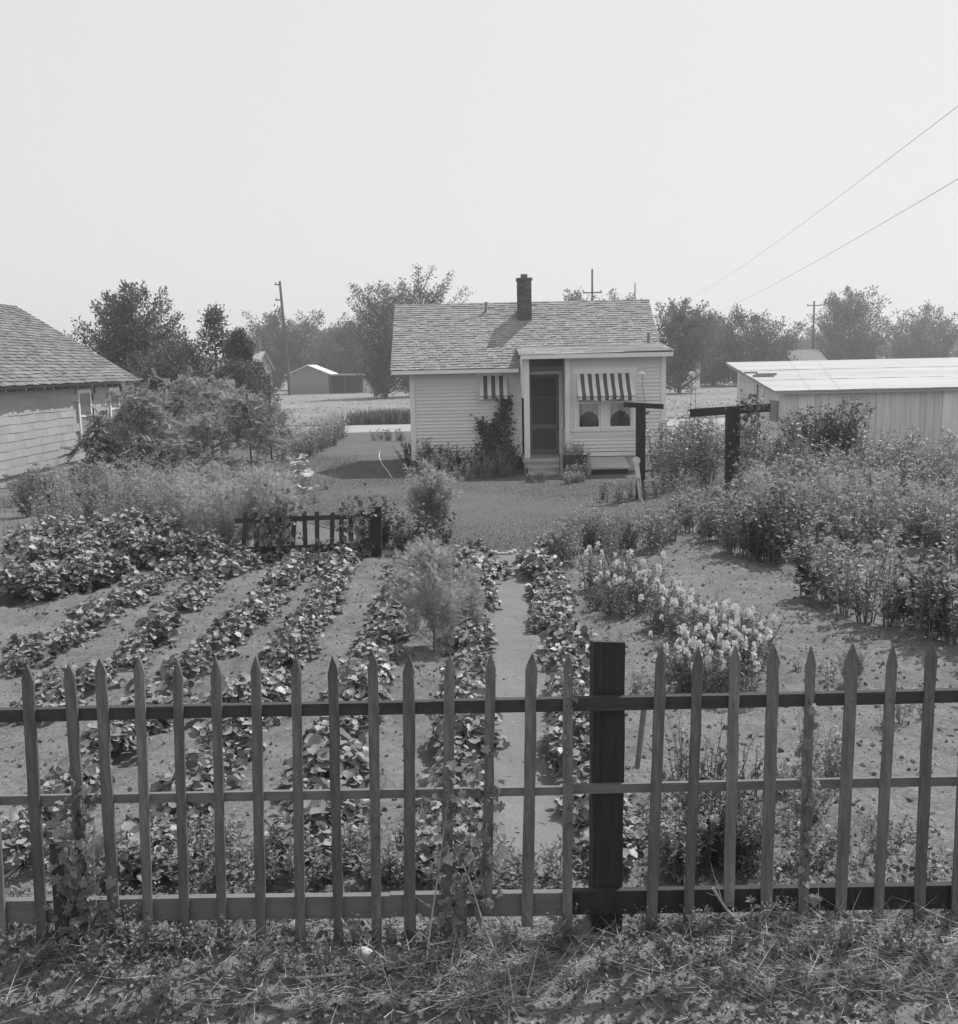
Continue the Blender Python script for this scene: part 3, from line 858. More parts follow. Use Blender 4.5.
nr = sub('roof', b, M['shingle2'], nb, NO)

# ------------------------------------------------------------------ plank shed on the right
SO = np.array([8.45, 29, 0])
sh = empty('plank_shed', 'low unpainted plank shed with a bright sloping roof at the right edge', 'shed', SO)
sx, sy0, sy1, sxr = 8.45, 29.0, 34.0, 17.0
b = MB(); rng = random.Random(8)
roofz = lambda y: 1.90 + (y - sy0) * .142
x = sx
while x < sxr:
    w = rng.uniform(.16, .32); d = rng.uniform(0, .012)
    b.box(x, x + w - rng.uniform(.004, .012), sy0 - d, sy0 + .03, .06 + rng.uniform(0, .05), 1.86); x += w
y = sy0 + .035
while y < sy1:
    w = min(rng.uniform(.14, .28), sy1 - y + .01); d = rng.uniform(0, .012); e = w - rng.uniform(.004, .01)
    def rect(z0, z1a, z1b): b.hexa([(sx - d, y, z0), (sx + .03, y, z0), (sx + .03, y + e, z0), (sx - d, y + e, z0), (sx - d, y, z1a), (sx + .03, y, z1a), (sx + .03, y + e, z1b), (sx - d, y + e, z1b)])
    rect(.05, roofz(y) - .06, roofz(y + e) - .06); y += w
b.box(sx + .04, sxr, sy0 + .04, sy0 + .06, 0, 1.85); b.box(sx + .04, sx + .06, sy0 + .06, sy1, 0, 1.85); b.box(sx, sxr, sy1, sy1 + .04, 0, 2.5)
sw = sub('wall', b, M['plank'], sh, SO)
b = MB(); b.box(sx - .03, sx - .004, sy0 - .02, sy0 + .10, .05, 1.86); b.box(sx - .03, sx + .10, sy0 - .04, sy0 - .016, .05, 1.86)
link('corner_board', b.mesh('corner_board', M['plank']), sw)
b = MB()
for i in range(3):                                          # strips of roll roofing, each lapped on the next, with wavy edges
    a = sy0 - .22 + i * 1.80; c = min(a + 1.84, sy1 + .25); n = 40
    xs = np.linspace(sx - .33, sxr, n)
    V = []
    for k, xx in enumerate(xs):
        w0 = .03 * float(vnoise(xx * 1.3, i * 5., 31)); w1 = .02 * float(vnoise(xx * 2.3, i * 9., 32))
        V += [(xx, a + w0, roofz(a) + .045 + w1 * .6), (xx, (a + c) / 2, roofz((a + c) / 2) + .035 + w1 * .8), (xx, c, roofz(c) + .036), (xx, a + w0, roofz(a) + .01)]
    b.add(V, [q for k in range(n - 1) for q in ((4 * k, 4 * k + 4, 4 * k + 5, 4 * k + 1), (4 * k + 1, 4 * k + 5, 4 * k + 6, 4 * k + 2), (4 * k + 3, 4 * k + 7, 4 * k + 4, 4 * k))])
b.hexa([(sx - .31, sy0 - .2, roofz(sy0 - .2) - .06), (sxr, sy0 - .2, roofz(sy0 - .2) - .06), (sxr, sy1 + .22, roofz(sy1 + .22) - .06), (sx - .31, sy1 + .22, roofz(sy1 + .22) - .06),
        (sx - .31, sy0 - .2, roofz(sy0 - .2) + .004), (sxr, sy0 - .2, roofz(sy0 - .2) + .004), (sxr, sy1 + .22, roofz(sy1 + .22) + .004), (sx - .31, sy1 + .22, roofz(sy1 + .22) + .004)])
sr_ = sub('roof', b, M['shedroof'], sh, SO)
b = MB()
for (x0, x1, y0_, y1_, dz, r) in ((sx - .25, sx + .35, 31.2, 31.28, .06, .04), (sx - .1, sx + .5, 31.5, 31.56, .06, .03), (sx - .32, sx + .05, 31.9, 31.97, .06, .02)):
    b = MB(); b.box(x0, x1, y0_, y1_, roofz(y0_) + dz - .02, roofz(y0_) + dz + r); link('loose_batten', b.mesh('loose_batten', M['greywood']), sr_)
b = MB(); b.box(sx - .05, sx - .014, 29.45, 30.2, 1.06, 1.62)
for k in range(9): b.box(sx - .062, sx - .051, 29.5, 30.15, 1.10 + k * .055, 1.135 + k * .055)
st_ = link('shutter', b.mesh('shutter', M['greywood']), sw)
b = MB(); b.box(sx - .07, sx - .016, 29.35, 30.3, .88, 1.04); link('sill', b.mesh('sill', M['plank']), sw)
b = MB(); b.box(sx - .04, sx - .014, 31.9, 33.6, 1.72, 2.05); b.box(sx - .06, sx - .041, 31.55, 31.75, 1.72, 2.05); link('hatch', b.mesh('hatch', M['plank']), sw)

# ------------------------------------------------------------------ small far buildings
def gable_hut(name, label, x0, x1, y0, y1, hw, hr, wm, rm, cat, front=True, chim=False, doorx=None, over=.3):
    O = np.array([(x0 + x1) / 2, y0, 0]); e = empty(name, label, cat, O)
    xm = (x0 + x1) / 2 if front else None
    b = MB()
    if front:
        b.add([(x0, y0, 0), (x1, y0, 0), (x1, y0, hw), (xm, y0, hr), (x0, y0, hw), (x0, y1, 0), (x1, y1, 0), (x1, y1, hw), (xm, y1, hr), (x0, y1, hw)],
              [(0, 1, 2, 3, 4), (5, 9, 8, 7, 6), (0, 4, 9, 5), (1, 6, 7, 2)])
        w = sub('wall', b, wm, e, O)
        b = MB()
        for sg, xe in ((-1, x0), (1, x1)):
            dz = (hr - hw) / abs(xe - xm) * over
            b.hexa([(xe + sg * over, y0 - over, hw - dz + .01), (xm, y0 - over, hr + .01), (xm, y1 + over, hr + .01), (xe + sg * over, y1 + over, hw - dz + .01),
                    (xe + sg * over, y0 - over, hw - dz + .13), (xm, y0 - over, hr + .13), (xm, y1 + over, hr + .13), (xe + sg * over, y1 + over, hw - dz + .13)])
    else:
        ym = (y0 + y1) / 2
        b.add([(x0, y0, 0), (x0, y1, 0), (x0, y1, hw), (x0, ym, hr), (x0, y0, hw), (x1, y0, 0), (x1, y1, 0), (x1, y1, hw), (x1, ym, hr), (x1, y0, hw)],
              [(4, 3, 2, 1, 0), (5, 6, 7, 8, 9), (0, 5, 9, 4), (1, 2, 7, 6)])
        w = sub('wall', b, wm, e, O)
        b = MB()
        for sg, ye in ((-1, y0), (1, y1)):
            dz = (hr - hw) / abs(ye - ym) * over
            b.hexa([(x0 - over, ye + sg * over, hw - dz + .01), (x1 + over, ye + sg * over, hw - dz + .01), (x1 + over, ym, hr + .01), (x0 - over, ym, hr + .01),
                    (x0 - over, ye + sg * over, hw - dz + .13), (x1 + over, ye + sg * over, hw - dz + .13), (x1 + over, ym, hr + .13), (x0 - over, ym, hr + .13)])
    r = sub('roof', b, rm, e, O)
    if chim:
        b = MB(); cxm = x1 - .8; ym = (y0 + y1) / 2; b.box(cxm, cxm + .6, ym - .3, ym + .3, hw, hr + 1.0); link('chimney', b.mesh('chimney', M['brick']), r)
    return e, w, O
e, w, O = gable_hut('garage', 'distant grey board garage with a lean-to beyond the field', -20.3, -15.7, 124, 131, 2.25, 3.2, M['greywood'], M['plank'], 'garage')
b = MB(); b.box(-18.0, -16.5, 123.93, 123.985, 0, 2.0); link('door', b.mesh('door', M['greywood']), w)
b = MB()
b.hexa([(-15.4, 124, 2.05), (-11.9, 124, 2.0), (-11.9, 130, 2.0), (-15.4, 130, 2.05), (-15.4, 124, 2.2), (-11.9, 124, 2.15), (-11.9, 130, 2.15), (-15.4, 130, 2.2)])
lt = sub('lean_to', b, M['greywood'], e, O)
b = MB(); b.box(-15.6, -12.0, 126, 126.1, 0, 2.0); b.box(-12.2, -12.05, 124.1, 124.25, 0, 2.0); b.box(-14.0, -13.85, 124.1, 124.25, 0, 2.0)
link('back_wall', b.mesh('back_wall', M['darkwood']), lt)
gable_hut('farmhouse', 'distant house with pale roof and chimney behind the left shrubs', -24.2, -21.0, 108, 118, 2.9, 4.6, M['greywood'], M['greywood'], 'house', front=False, chim=True)
gable_hut('outbuilding', 'small distant white outbuilding to the right of the cottage', 22.0, 24.6, 115, 121, 3.1, 4.1, M['clap'], M['shedroof'], 'shed')
gable_hut('barn', 'low dark distant barn roof just above the plank shed', 42, 46, 140, 148, 2.4, 3.9, M['darkwood'], M['shingle2'], 'barn', front=False)
fe = empty('board_fence', 'distant board fence between the garage and the dark tree', 'fence', (-8, 126, 0))
b = MB(); rng = random.Random(3); x = -12.0
while x < -2:
    w = rng.uniform(.2, .3); b.box(x, x + w - .03, 126, 126.04, 0, 1.75 + rng.uniform(-.1, .1)); x += w
sub('boards', b, M['plank'], fe, (-8, 126, 0))
b = MB()
for k in range(5): b.box(-11.8 + k * 2.4, -11.65 + k * 2.4, 126.05, 126.2, 0, 1.9)
b.box(-12, -2, 126.05, 126.1, 1.3, 1.4); sub('frame', b, M['darkwood'], fe, (-8, 126, 0))

# ------------------------------------------------------------------ utility poles and wires
def pole(label, px, pyb, pyt, Y, arms, r=.14, lean=0.0):
    p = PY(px, pyb, Y); zt = float(PY(px, pyt, Y)[2]); O = np.array([p[0], Y, 0])
    e = empty('utility_pole', label, 'utility pole', O)
    b = MB(); b.tube([(0, 0, -.2), (lean * .5, 0, zt * .5), (lean, 0, zt)], [r * 1.2, r, r * .75], 8)
    link('pole', b.mesh('pole', M['bark'], True), e)
    for (dz, half, off) in arms:
        b = MB(); b.box(lean - half + off, lean + half + off, -.14, -.02, zt - dz - .06, zt - dz + .06)
        for s in ((-.9, .9) if half > .3 else (-.5,)): b.tube([(lean + off + s * half, -.08, zt - dz + .06), (lean + off + s * half, -.08, zt - dz + .25)], .05, 6)
        link('crossarm', b.mesh('crossarm', M['bark']), e)
    return e
pole('tall utility pole with short side brackets left of the cottage', 290, 392, 281, 120, [(.35, .28, -.3), (2.0, .28, -.3)], .17, -.55)
pole('utility pole with one crossarm rising behind the cottage roof', 592.5, 386, 269, 110, [(2.3, .95, 0)], .12)
pole('utility pole with a crossarm behind the plank shed roof', 812.5, 362, 301, 150, [(.6, 1.0, 0)], .15)
b = MB(); p = PY(635, 283, 95); b.tube([(p[0], 95, 0), (p[0], 95, p[2])], .05, 6)
tag(link('mast', b.mesh('mast', M['metal'])), 'thin bare mast showing above the right end of the cottage ridge', 'mast')
for lab, a, c in (('upper utility wire sloping across the sky at the right', (975, 93), (690, 298)), ('lower utility wire sloping across the sky at the right', (975, 169), (700, 318))):
    p, q = PY(a[0], a[1], 24), PY(c[0], c[1], 112)
    t = np.linspace(0, 1, 24)[:, None]; b = MB(); b.tube(p + (q - p) * t - np.array([0, 0, .35]) * 4 * t * (1 - t), .007, 4)
    tag(link('utility_wire', b.mesh('utility_wire', M['wire'])), lab, 'wire')

# ------------------------------------------------------------------ clothesline posts
def tpost(label, px, pb, pt, w, bar_l, bar_r, bh):
    g = G(px, pb); Y = g[1]; O = np.array([g[0], Y, 0]); zt = float(PY(px, pt, Y)[2])
    e = empty('clothesline_post', label, 'post', O)
    b = MB(); b.hexa([(-w * .5, -.06, -.2), (w * .5, -.06, -.2), (w * .5, .08, -.2), (-w * .5, .08, -.2), (-w * .54, -.06, zt - .003), (w * .5, -.06, zt - .003), (w * .5, .08, zt - .003), (-w * .54, .08, zt - .003)])
    link('post', b.mesh('post', M['tar']), e)
    p, q = PY(*bar_l, Y) - O, PY(*bar_r, Y) - O; h = np.array([0, 0, bh / 2]); dy = np.array([0, .09, 0])
    b = MB(); p[1] -= .07; q[1] -= .07
    b.hexa([p - h, q - h, q - h + dy, p - h + dy, p + h, q + h, q + h + dy, p + h + dy])
    link('crossbar', b.mesh('crossbar', M['tar']), e)
    return e
tp1 = tpost('dark clothesline post nearest the cottage with a pale stake leaning on it', 640.5, 500, 407, .17, (624, 404.5), (663, 406.5), .10)
tp2 = tpost('taller dark clothesline post wrapped in vine in front of the plank shed', 731.5, 507, 413, .24, (690, 413), (769.5, 407.5), .15)
a, c = G(641.5, 501), PY(636.5, 462, G(640, 500)[1] - .12)
b = MB(); t = np.linspace(0, 1, 2)[:, None]
d = nrm(c - a); wv = np.array([.045, 0, 0])
b.hexa([a - wv, a + wv, a + wv + [0, .03, 0], a - wv + [0, .03, 0], c - wv, c + wv, c + wv + [0, .03, 0], c - wv + [0, .03, 0]])
sk = tag(link('wooden_stake', b.mesh('wooden_stake', M['plank'])), 'pale wooden stake leaning against the clothesline post nearest the cottage', 'stake')
b = MB(); ang = np.linspace(0, 2 * math.pi, 13)[:-1]
b.extrude([(.075 * math.cos(q), .075 * math.sin(q)) for q in ang], c + np.array([0, -.02, .03]), EX, EZ, EY, .05)
link('knob', b.mesh('knob', M['plank']), sk)

# ================================================================== TREES
def atree(name, label, px, Y, top, hw, seed, base_z=0, group=None, **k):
    x = float(PY(px, top, Y)[0]); H = float(PY(px, top, Y)[2]); R = hw / F * Y * 1.36
    k.setdefault('th', H * .22); k.setdefault('tr', .035 * H * .6)
    return tree(name, label, x, Y, seed, group, H=H, R=R, **k)
BT = dict(n_br=100, n_lf=150, leaf=.30, lw=.55, tuft=.42)
atree('tree', 'large round dark tree rising behind the shingle sided house', 130, 55, 281, 44, 1, **{**BT, 'leaf': .18, 'n_br': 210, 'tuft': .34, 'th': .6})
atree('tree', 'dark spire topped tree to the right of the large round tree at the left', 213, 52, 307, 27, 2, **{**BT, 'leaf': .17, 'n_br': 70, 'n_lf': 80, 'tuft': .3, 'shape': 'spire', 'th': .4})
atree('tree', 'low bushy dark tree between the large round tree and the spire topped tree', 180, 50, 332, 32, 3, **{**BT, 'leaf': .17, 'n_br': 110, 'tuft': .3, 'th': .2, 'lm': 'treed'})
atree('tree', 'small dark tree with a pointed top just right of the spire topped tree', 238, 50, 332, 26, 4, **{**BT, 'leaf': .17, 'n_br': 80, 'tuft': .25, 'th': .2, 'lm': 'treed', 'shape': 'spire'})
atree('tree', 'squat dark tree with its crown over the eave end of the shingle sided house', 150, 46, 352, 40, 5, **{**BT, 'leaf': .16, 'n_br': 110, 'tuft': .3, 'th': .1, 'lm': 'treed'})
atree('tree', 'low dark tree partly hiding the distant house with the pale roof', 254, 56, 366, 16, 8, **{**BT, 'leaf': .16, 'n_br': 70, 'tuft': .25, 'th': .1, 'lm': 'treed'})
atree('tree', 'squat dark tree above the young saplings at the left', 225, 46, 362, 32, 6, **{**BT, 'leaf': .16, 'n_br': 100, 'tuft': .3, 'th': .1, 'lm': 'treed'})
for i, (px, Y, top, hw, sh_, lab) in enumerate((
        (268, 150, 309, 32, 'vase', 'spreading distant tree directly left of the tall utility pole'),
        (312, 152, 312, 34, 'vase', 'distant tree right of the tall utility pole above the garage'),
        (342, 142, 322, 28, 'round', 'smaller distant tree between the garage roof and the dark feathery tree'),
        (382, 100, 278, 38, 'vase', 'big dark feathery tree immediately left of the cottage roof'),
        (418, 104, 270, 46, 'vase', 'dark feathery tree spreading above the left end of the cottage ridge'),
        (578, 130, 290, 16, 'vase', 'small tree top peeping over the ridge left of the crossarm pole'),
        (618, 134, 291, 28, 'vase', 'wide tree top peeping over the ridge right of the crossarm pole'),
        (680, 96, 289, 30, 'round', 'upright tree standing just right of the cottage'),
        (714, 122, 314, 27, 'round', 'shorter tree between the upright tree and the broad tree right of the cottage'),
        (748, 120, 308, 40, 'round', 'broad round tree above the left end of the plank shed roof'),
        (785, 190, 338, 18, 'round', 'faint small far tree left of the crossarm pole behind the shed'),
        (822, 235, 328, 26, 'round', 'pale far tree behind the pole above the plank shed'),
        (851, 150, 287, 34, 'round', 'big round tree above the plank shed roof right of the pole'),
        (925, 165, 306, 40, 'round', 'tree above the shed roof at the extreme right edge'))):
    atree('tree', lab, px, Y, top, hw, 30 + i, n_br=140, n_lf=140, leaf=.0025 * Y, lw=.5, tuft=.0044 * Y, shape=sh_, th=.6,
          lm='treed' if px in (378, 420) else 'tree')
# a far wood that closes the horizon
rng = np.random.default_rng(77); b = MB(); n = 26000
x = rng.uniform(-420, 480, n); hgt = 5.5 + 5 * vnoise(x / 26, x * 0, 3) + 3 * vnoise(x / 7, x * 0, 4)
z = hgt * rng.uniform(.02, 1, n); y = 320 + rng.uniform(-8, 8, n)
R = frames(rnd_dirs(rng, n), rnd_dirs(rng, n))
b.scatter(LEAF, np.stack([x, y, z], -1), R, rng.uniform(.9, 1.9, n))
stuff('far_wood', b.mesh('far_wood', M['tree']), 'low far wood along the horizon behind everything', 'wood')

# saplings with compound leaves
def sapling(label, px, base, top, hw, seed, n_br=60, droop=.25, leaf=.32, lm='leafp', low=.3):
    g = G(px, base); Y = g[1]; H = float(PY(px, top, Y)[2]); R = hw / F * Y * 1.15
    rng = np.random.default_rng(seed); L, Tk = MB(), MB()
    tz = np.linspace(0, 1, 7)[:, None]
    tr_ = np.array([0, 0, H * .9]) * tz + rng.normal(0, .03, (7, 3)) * tz * [1, 1, 0]
    Tk.tube(tr_, np.linspace(.028, .008, 7), 6)
    for k in range(n_br):
        s = low + (1 - low) * (k + rng.uniform(0, 1)) / n_br; a = k * 2.4 + rng.uniform(-.4, .4)
        st = np.array([np.interp(s * .9, tz[:, 0], tr_[:, i]) for i in range(3)])
        l = R * (1.15 - .75 * max(0, (s - low) / (1 - low)) ** 2) * rng.uniform(.45, 1.15); d = np.array([math.cos(a), math.sin(a), 0])
        t = np.linspace(0, 1, 5)[:, None]; c = st + d * l * t + np.array([0, 0, 1]) * (l * (rng.uniform(.3, .9) * t - (droop + .2) * t ** 2))
        Tk.tube(c, np.linspace(.007, .002, 5), 4, 0, False)
        n = 10; tt = np.linspace(.2, 1, n); p = np.stack([np.interp(tt, t[:, 0], c[:, i]) for i in range(3)], -1)
        dd = nrm(d * .6 + rng.normal(0, .65, (n, 3)) + np.array([0, 0, .15 - droop * .6]))
        L.scatter(PINN, p, frames(dd, nrm(np.array([0, 0, 1.0]) + rng.normal(0, .45, (n, 3)))), leaf * rng.uniform(.6, 1.2, n))
    e = empty('sapling', label, 'sapling', (g[0], g[1], 0))
    link('crown', L.mesh('crown', M[lm]), e); link('trunk', Tk.mesh('trunk', M['bark'], True), e)
sapling('sapling with drooping fronds in front of the windows of the shingle sided house', 106, 478, 402, 24, 1, 24, .75, .36, 'leafd', .15)
sapling('sapling with a straight thin trunk below the eave end of the shingle sided house', 142, 484, 374, 33, 2, 40, low=.45)
sapling('sapling with compound leaves in the middle of the sapling clump at the left', 186, 466, 362, 44, 3, 40)
sapling('bushy sapling behind the rightmost sapling of the clump at the left', 222, 458, 368, 40, 4, 38)
sapling('rightmost sapling of the clump with a bare thin trunk beside the lawn', 252, 476, 382, 36, 5, 42, low=.4)
sapling('low sapling under the tallest saplings at the left', 163, 472, 414, 34, 6, 34, low=.1)
sapling('low sapling between the two thin trunked saplings', 205, 474, 410, 38, 7, 38, low=.1)
sapling('low sapling at the right end of the sapling clump close to the lawn', 272, 462, 404, 28, 8, 36, low=.1)
sapling('low pale sapling in front of the dark low trees at the left', 128, 470, 416, 26, 9, 28, low=.1)

# ================================================================== CROP ROWS
crops = [crop_mesh(100 + i, R=.165 + .025 * (i % 3), Hh=.20 + .03 * (i % 4), n=135, size=.058, name='leafy_plant') for i in range(7)]
big = [crop_mesh(140 + i, R=.23, Hh=.29, n=170, size=.066, name='leafy_plant') for i in range(4)]
dark = [crop_mesh(150 + i, R=.38, Hh=.55, n=330, size=.075, m=M['crop'], name='leafy_plant') for i in range(4)]
ROWS = [
    ('low leafy plant in the garden row bordering the dirt path on its right', [(548, 556), (545, 585), (552, 615), (560, 648), (568, 680), (574, 715), (583, 760), (596, 810), (625, 868)], .31),
    ('low leafy plant in the garden row bordering the dirt path on its left', [(474, 556), (476, 585), (474, 640), (470, 670), (466, 705), (466, 745), (462, 790), (445, 850), (440, 905)], .33),
    ('low leafy plant in the second garden row left of the dirt path', [(408, 575), (397, 612), (390, 640), (372, 668), (362, 700), (354, 745), (342, 790), (322, 850), (300, 905)], .33),
    ('low leafy plant in the third garden row left of the dirt path', [(352, 556), (336, 585), (318, 612), (303, 640), (282, 675), (258, 700), (240, 735), (212, 775), (180, 830), (150, 890)], .36),
    ('low leafy plant in the fourth garden row left of the dirt path', [(300, 560), (276, 600), (252, 622), (228, 645), (200, 664), (178, 692), (138, 728), (96, 765), (40, 830), (0, 870)], .40),
    ('low leafy plant in the fifth garden row left of the dirt path', [(262, 562), (222, 578), (198, 600), (172, 622), (150, 645), (120, 668), (86, 690), (40, 718), (0, 750)], .42),
    ('low leafy plant in the farthest garden row left of the dirt path', [(205, 560), (168, 582), (132, 604), (92, 628), (60, 650), (20, 668), (0, 680)], .44),
]
rr = random.Random(21)
for lab, pl_, gap in ROWS:
    p = np.array([G(*q)[:2] for q in pl_]); seg = np.r_[0, np.cumsum(np.linalg.norm(np.diff(p, axis=0), axis=1))]
    s = .05
    while s < seg[-1]:
        x, y = (float(np.interp(s, seg, p[:, i])) for i in (0, 1)); s += gap * rr.uniform(.7, 1.05)
        if rr.random() < .015: continue
        x += rr.gauss(0, .05); y += rr.gauss(0, .04)
        near = y < 9
        if 4.65 < y < 5.35: continue
        me = rr.choice(big if rr.random() < (.3 if near else .18) else crops)
        o = link('leafy_plant', me, None, (x, y, float(gh(x, y)) - .01), rr.uniform(0, 6.28), rr.uniform(.78, 1.15))
        tag(o, lab, 'crop plant', lab.replace('low leafy plant', 'leafy plants'))
def bigplant(lab, px, py, sc=1.0, kind=None, grp=None):
    g = G(px, py); o = link('leafy_plant', rr.choice(kind or big), None, (g[0], g[1], float(gh(g[0], g[1])) - .01), rr.uniform(0, 6.28), sc)
    return tag(o, lab, 'leafy plant', grp)
for px, py in ((462, 566), (478, 572), (490, 574), (470, 580)):
    bigplant('large leafy plant at the lawn end of the row left of the dirt path', px, py, 1.05, big, 'large leafy plants at the lawn end left of the path')
for px, py in ((530, 570), (545, 562), (560, 560), (538, 575)):
    bigplant('large leafy plant at the lawn end of the row right of the dirt path', px, py, .95, big, 'large leafy plants at the lawn end right of the path')
for i in range(20):
    bigplant('dense dark leafy plant in the tall bank left of the crop rows', 30 + i * 9.5 + rr.uniform(-5, 5), 578 - i * .9 + rr.uniform(-14, 8) - (i % 2) * 14, rr.uniform(.75, 1.1), dark, 'dense dark leafy plants left of the rows')

# ================================================================== FLOWER BEDS
def fam(n, seed, **k): return [stem_plant(seed + i, **k) for i in range(n)]
aster = fam(4, 200, n_st=16, h=.8, spread=.36, base_r=.12, n_leaf=26, ll=.075, lw=.36, lm='leafp', fl='daisy', fl_n=3, fl_size=.045, fl_mat='petalg')
asterd = fam(3, 210, n_st=18, h=.8, spread=.34, base_r=.14, n_leaf=30, ll=.085, lw=.42, lm='leafd')
cosmos = fam(4, 220, n_st=14, h=1.25, spread=.38, base_r=.16, n_leaf=44, ll=.16, lw=1, tmpl=THREAD2, lm='feath', side=.10)
kochia = fam(2, 230, n_st=60, h=1.0, spread=.5, base_r=.16, n_leaf=70, ll=.09, lw=.13, tmpl=LANCE, lm='feath', hv=.45, side=.14, sr=.002)
dill = []
lawnbush = []
ct = tree_mesh(233, 1.15, .55, .12, n_br=120, n_lf=80, leaf=.075, lw=.16, tuft=.055, lm='feath', tr=.012, tmpl=LANCE, upc=.1, shape='vase')
ct[1].materials[0] = M['stem']; lawnbush.append((ct[0], ct[1], None, None))
for i in range(2):
    ct = tree_mesh(235 + i, 1.08, 0.32, .10, n_br=50, n_lf=46, leaf=.11, lw=.9, tuft=.05, lm='feath', tr=.010, tmpl=THREAD2, upc=.1)
    ct[1].materials[0] = M['stem']; dill.append((ct[0], ct[1], None, None))
phlox = fam(4, 240, n_st=14, h=.6, spread=.25, base_r=.14, n_leaf=26, ll=.07, lw=.34, lm='leaf', fl='ball', fl_n=4, fl_size=.07, fl_mat='petalg')
dahlia = fam(4, 250, n_st=13, h=.85, spread=.38, base_r=.12, n_leaf=30, ll=.09, lw=.5, lm='leafp', fl='ball', fl_n=1, fl_size=.085, fl_mat='petalg', sr=.007, hv=.45)
dahliad = fam(3, 255, n_st=13, h=.8, spread=.34, base_r=.12, n_leaf=34, ll=.10, lw=.5, lm='leafd', fl='ball', fl_n=1, fl_size=.075, fl_mat='petalg', sr=.007, hv=.45)
rose = fam(4, 260, n_st=14, h=1.45, spread=.5, base_r=.2, n_leaf=46, ll=.085, lw=.55, lm='leaf', side=.16, fl='daisy', fl_n=9, fl_size=.075, fl_mat='petal', sr=.006)
stock = fam(4, 270, n_st=17, h=.42, spread=.2, base_r=.14, n_leaf=26, ll=.06, lw=.26, lm='leaf', t0=.02)
weed = fam(5, 280, n_st=7, h=.2, spread=.12, base_r=.05, n_leaf=12, ll=.045, lw=.4, lm='leafp', sr=.0025)
bushd = fam(2, 290, n_st=40, h=.42, spread=.2, base_r=.12, n_leaf=46, ll=.035, lw=.4, lm='leafd', side=.04)
holly = fam(3, 295, n_st=1, h=1.9, spread=.3, base_r=.01, n_leaf=26, ll=.10, lw=.6, lm='leaf', fl='ball', fl_n=1, fl_size=.10, fl_mat='petal', sr=.011, hv=.05)
spikes = fam(3, 300, n_st=7, h=.42, spread=.12, base_r=.12, n_leaf=34, ll=.028, lw=.5, lm='leafd', sr=.004, hv=.5)
upright = fam(3, 318, n_st=1, h=.05, spread=.02, base_r=.05, n_leaf=13, ll=.42, lw=.014, tmpl=BLADE, lm='leafp', t0=0, droop=-2.5)
irisb = fam(3, 305, n_st=1, h=.1, spread=.05, base_r=.01, n_leaf=26, ll=.75, lw=.05, tmpl=BLADE, lm='leaf', t0=0, droop=-.35)
grassc = fam(3, 308, n_st=1, h=.05, spread=.02, base_r=.01, n_leaf=70, ll=.5, lw=.03, tmpl=BLADE, lm='leafp', t0=0, droop=-.2)
zinnia = fam(3, 312, n_st=18, h=.55, spread=.26, base_r=.16, n_leaf=24, ll=.075, lw=.42, lm='leafp', fl='ball', fl_n=2, fl_size=.06, fl_mat='petal', hv=.4)

def px_put(name, f, px, py, lab, cat, grp=None, sc=1.0):
    g = G(px, py); return put(name, rr.choice(f), float(g[0]), float(g[1]), lab, cat, grp, sc)
def band(name, fs, poly, n, lab, cat, grp, s0=.85, s1=1.15, jy=4, jx=6):
    """n plants spread along a line of pixels on the ground"""
    p = np.array(poly, float); seg = np.r_[0, np.cumsum(np.linalg.norm(np.diff(p, axis=0), axis=1))]
    for i in range(n):
        s = seg[-1] * (i + rr.uniform(.2, .8)) / n
        px_put(name, fs, np.interp(s, seg, p[:, 0]) + rr.uniform(-jx, jx), np.interp(s, seg, p[:, 1]) + rr.uniform(-jy, jy), lab, cat, grp, rr.uniform(s0, s1))

# left of the lawn
for i in range(9):
    bigplant('dark leafy plant at the near left corner of the tall bank', 8 + i * 13 + rr.uniform(-5, 5), 596 - i * 1.2 + rr.uniform(-10, 8), rr.uniform(.7, .95), dark, 'dark leafy plants at the near corner of the bank')
band('flowering_plant', aster + phlox, [(10, 506), (90, 500), (180, 498), (290, 506)], 20, 'taller pale flowering plant at the back of the left border', 'flowering plant', 'taller pale plants at the back of the left border', .95, 1.3, 6, 8)
band('feathery_plant', cosmos, [(60, 522), (110, 518), (170, 518)], 6, 'feathery plant standing in the left border above the dark bank', 'feathery plant', 'feathery plants above the dark bank', .65, .9, 5, 8)
band('feathery_plant', cosmos, [(185, 556), (230, 553), (285, 553)], 9, 'tall feathery plant in the dense clump at the small dark fence', 'feathery plant', 'tall feathery plants by the small dark fence', .85, 1.1, 6, 8)
band('flowering_plant', aster, [(40, 535), (120, 528), (190, 522)], 14, 'leafy flowering plant behind the dense dark bank at the left', 'flowering plant', 'flowering plants behind the dark bank', .8, 1.1, 8, 8)
band('flowering_plant', asterd + aster, [(20, 512), (110, 508), (200, 506), (270, 512)], 18, 'mid height leafy plant in the middle of the left border', 'leafy plant', 'leafy plants in the middle of the left border', .7, 1.05, 7, 8)
band('feathery_plant', cosmos, [(150, 520), (210, 512), (270, 520), (300, 530)], 9, 'loose feathery plant in the left border behind the small dark fence', 'feathery plant', 'loose feathery plants behind the small dark fence', .55, .85, 7, 8)
band('iris_plant', irisb, [(40, 498), (75, 496), (100, 494)], 6, 'clump of long arching leaves in front of the shingle sided house', 'iris clump', 'arching leaf clumps by the shingled house', .9, 1.25, 5, 6)
band('iris_plant', irisb, [(165, 486), (190, 486)], 3, 'clump of long arching leaves under the saplings', 'iris clump', 'arching leaf clumps under the saplings', .7, 1.0, 3, 6)
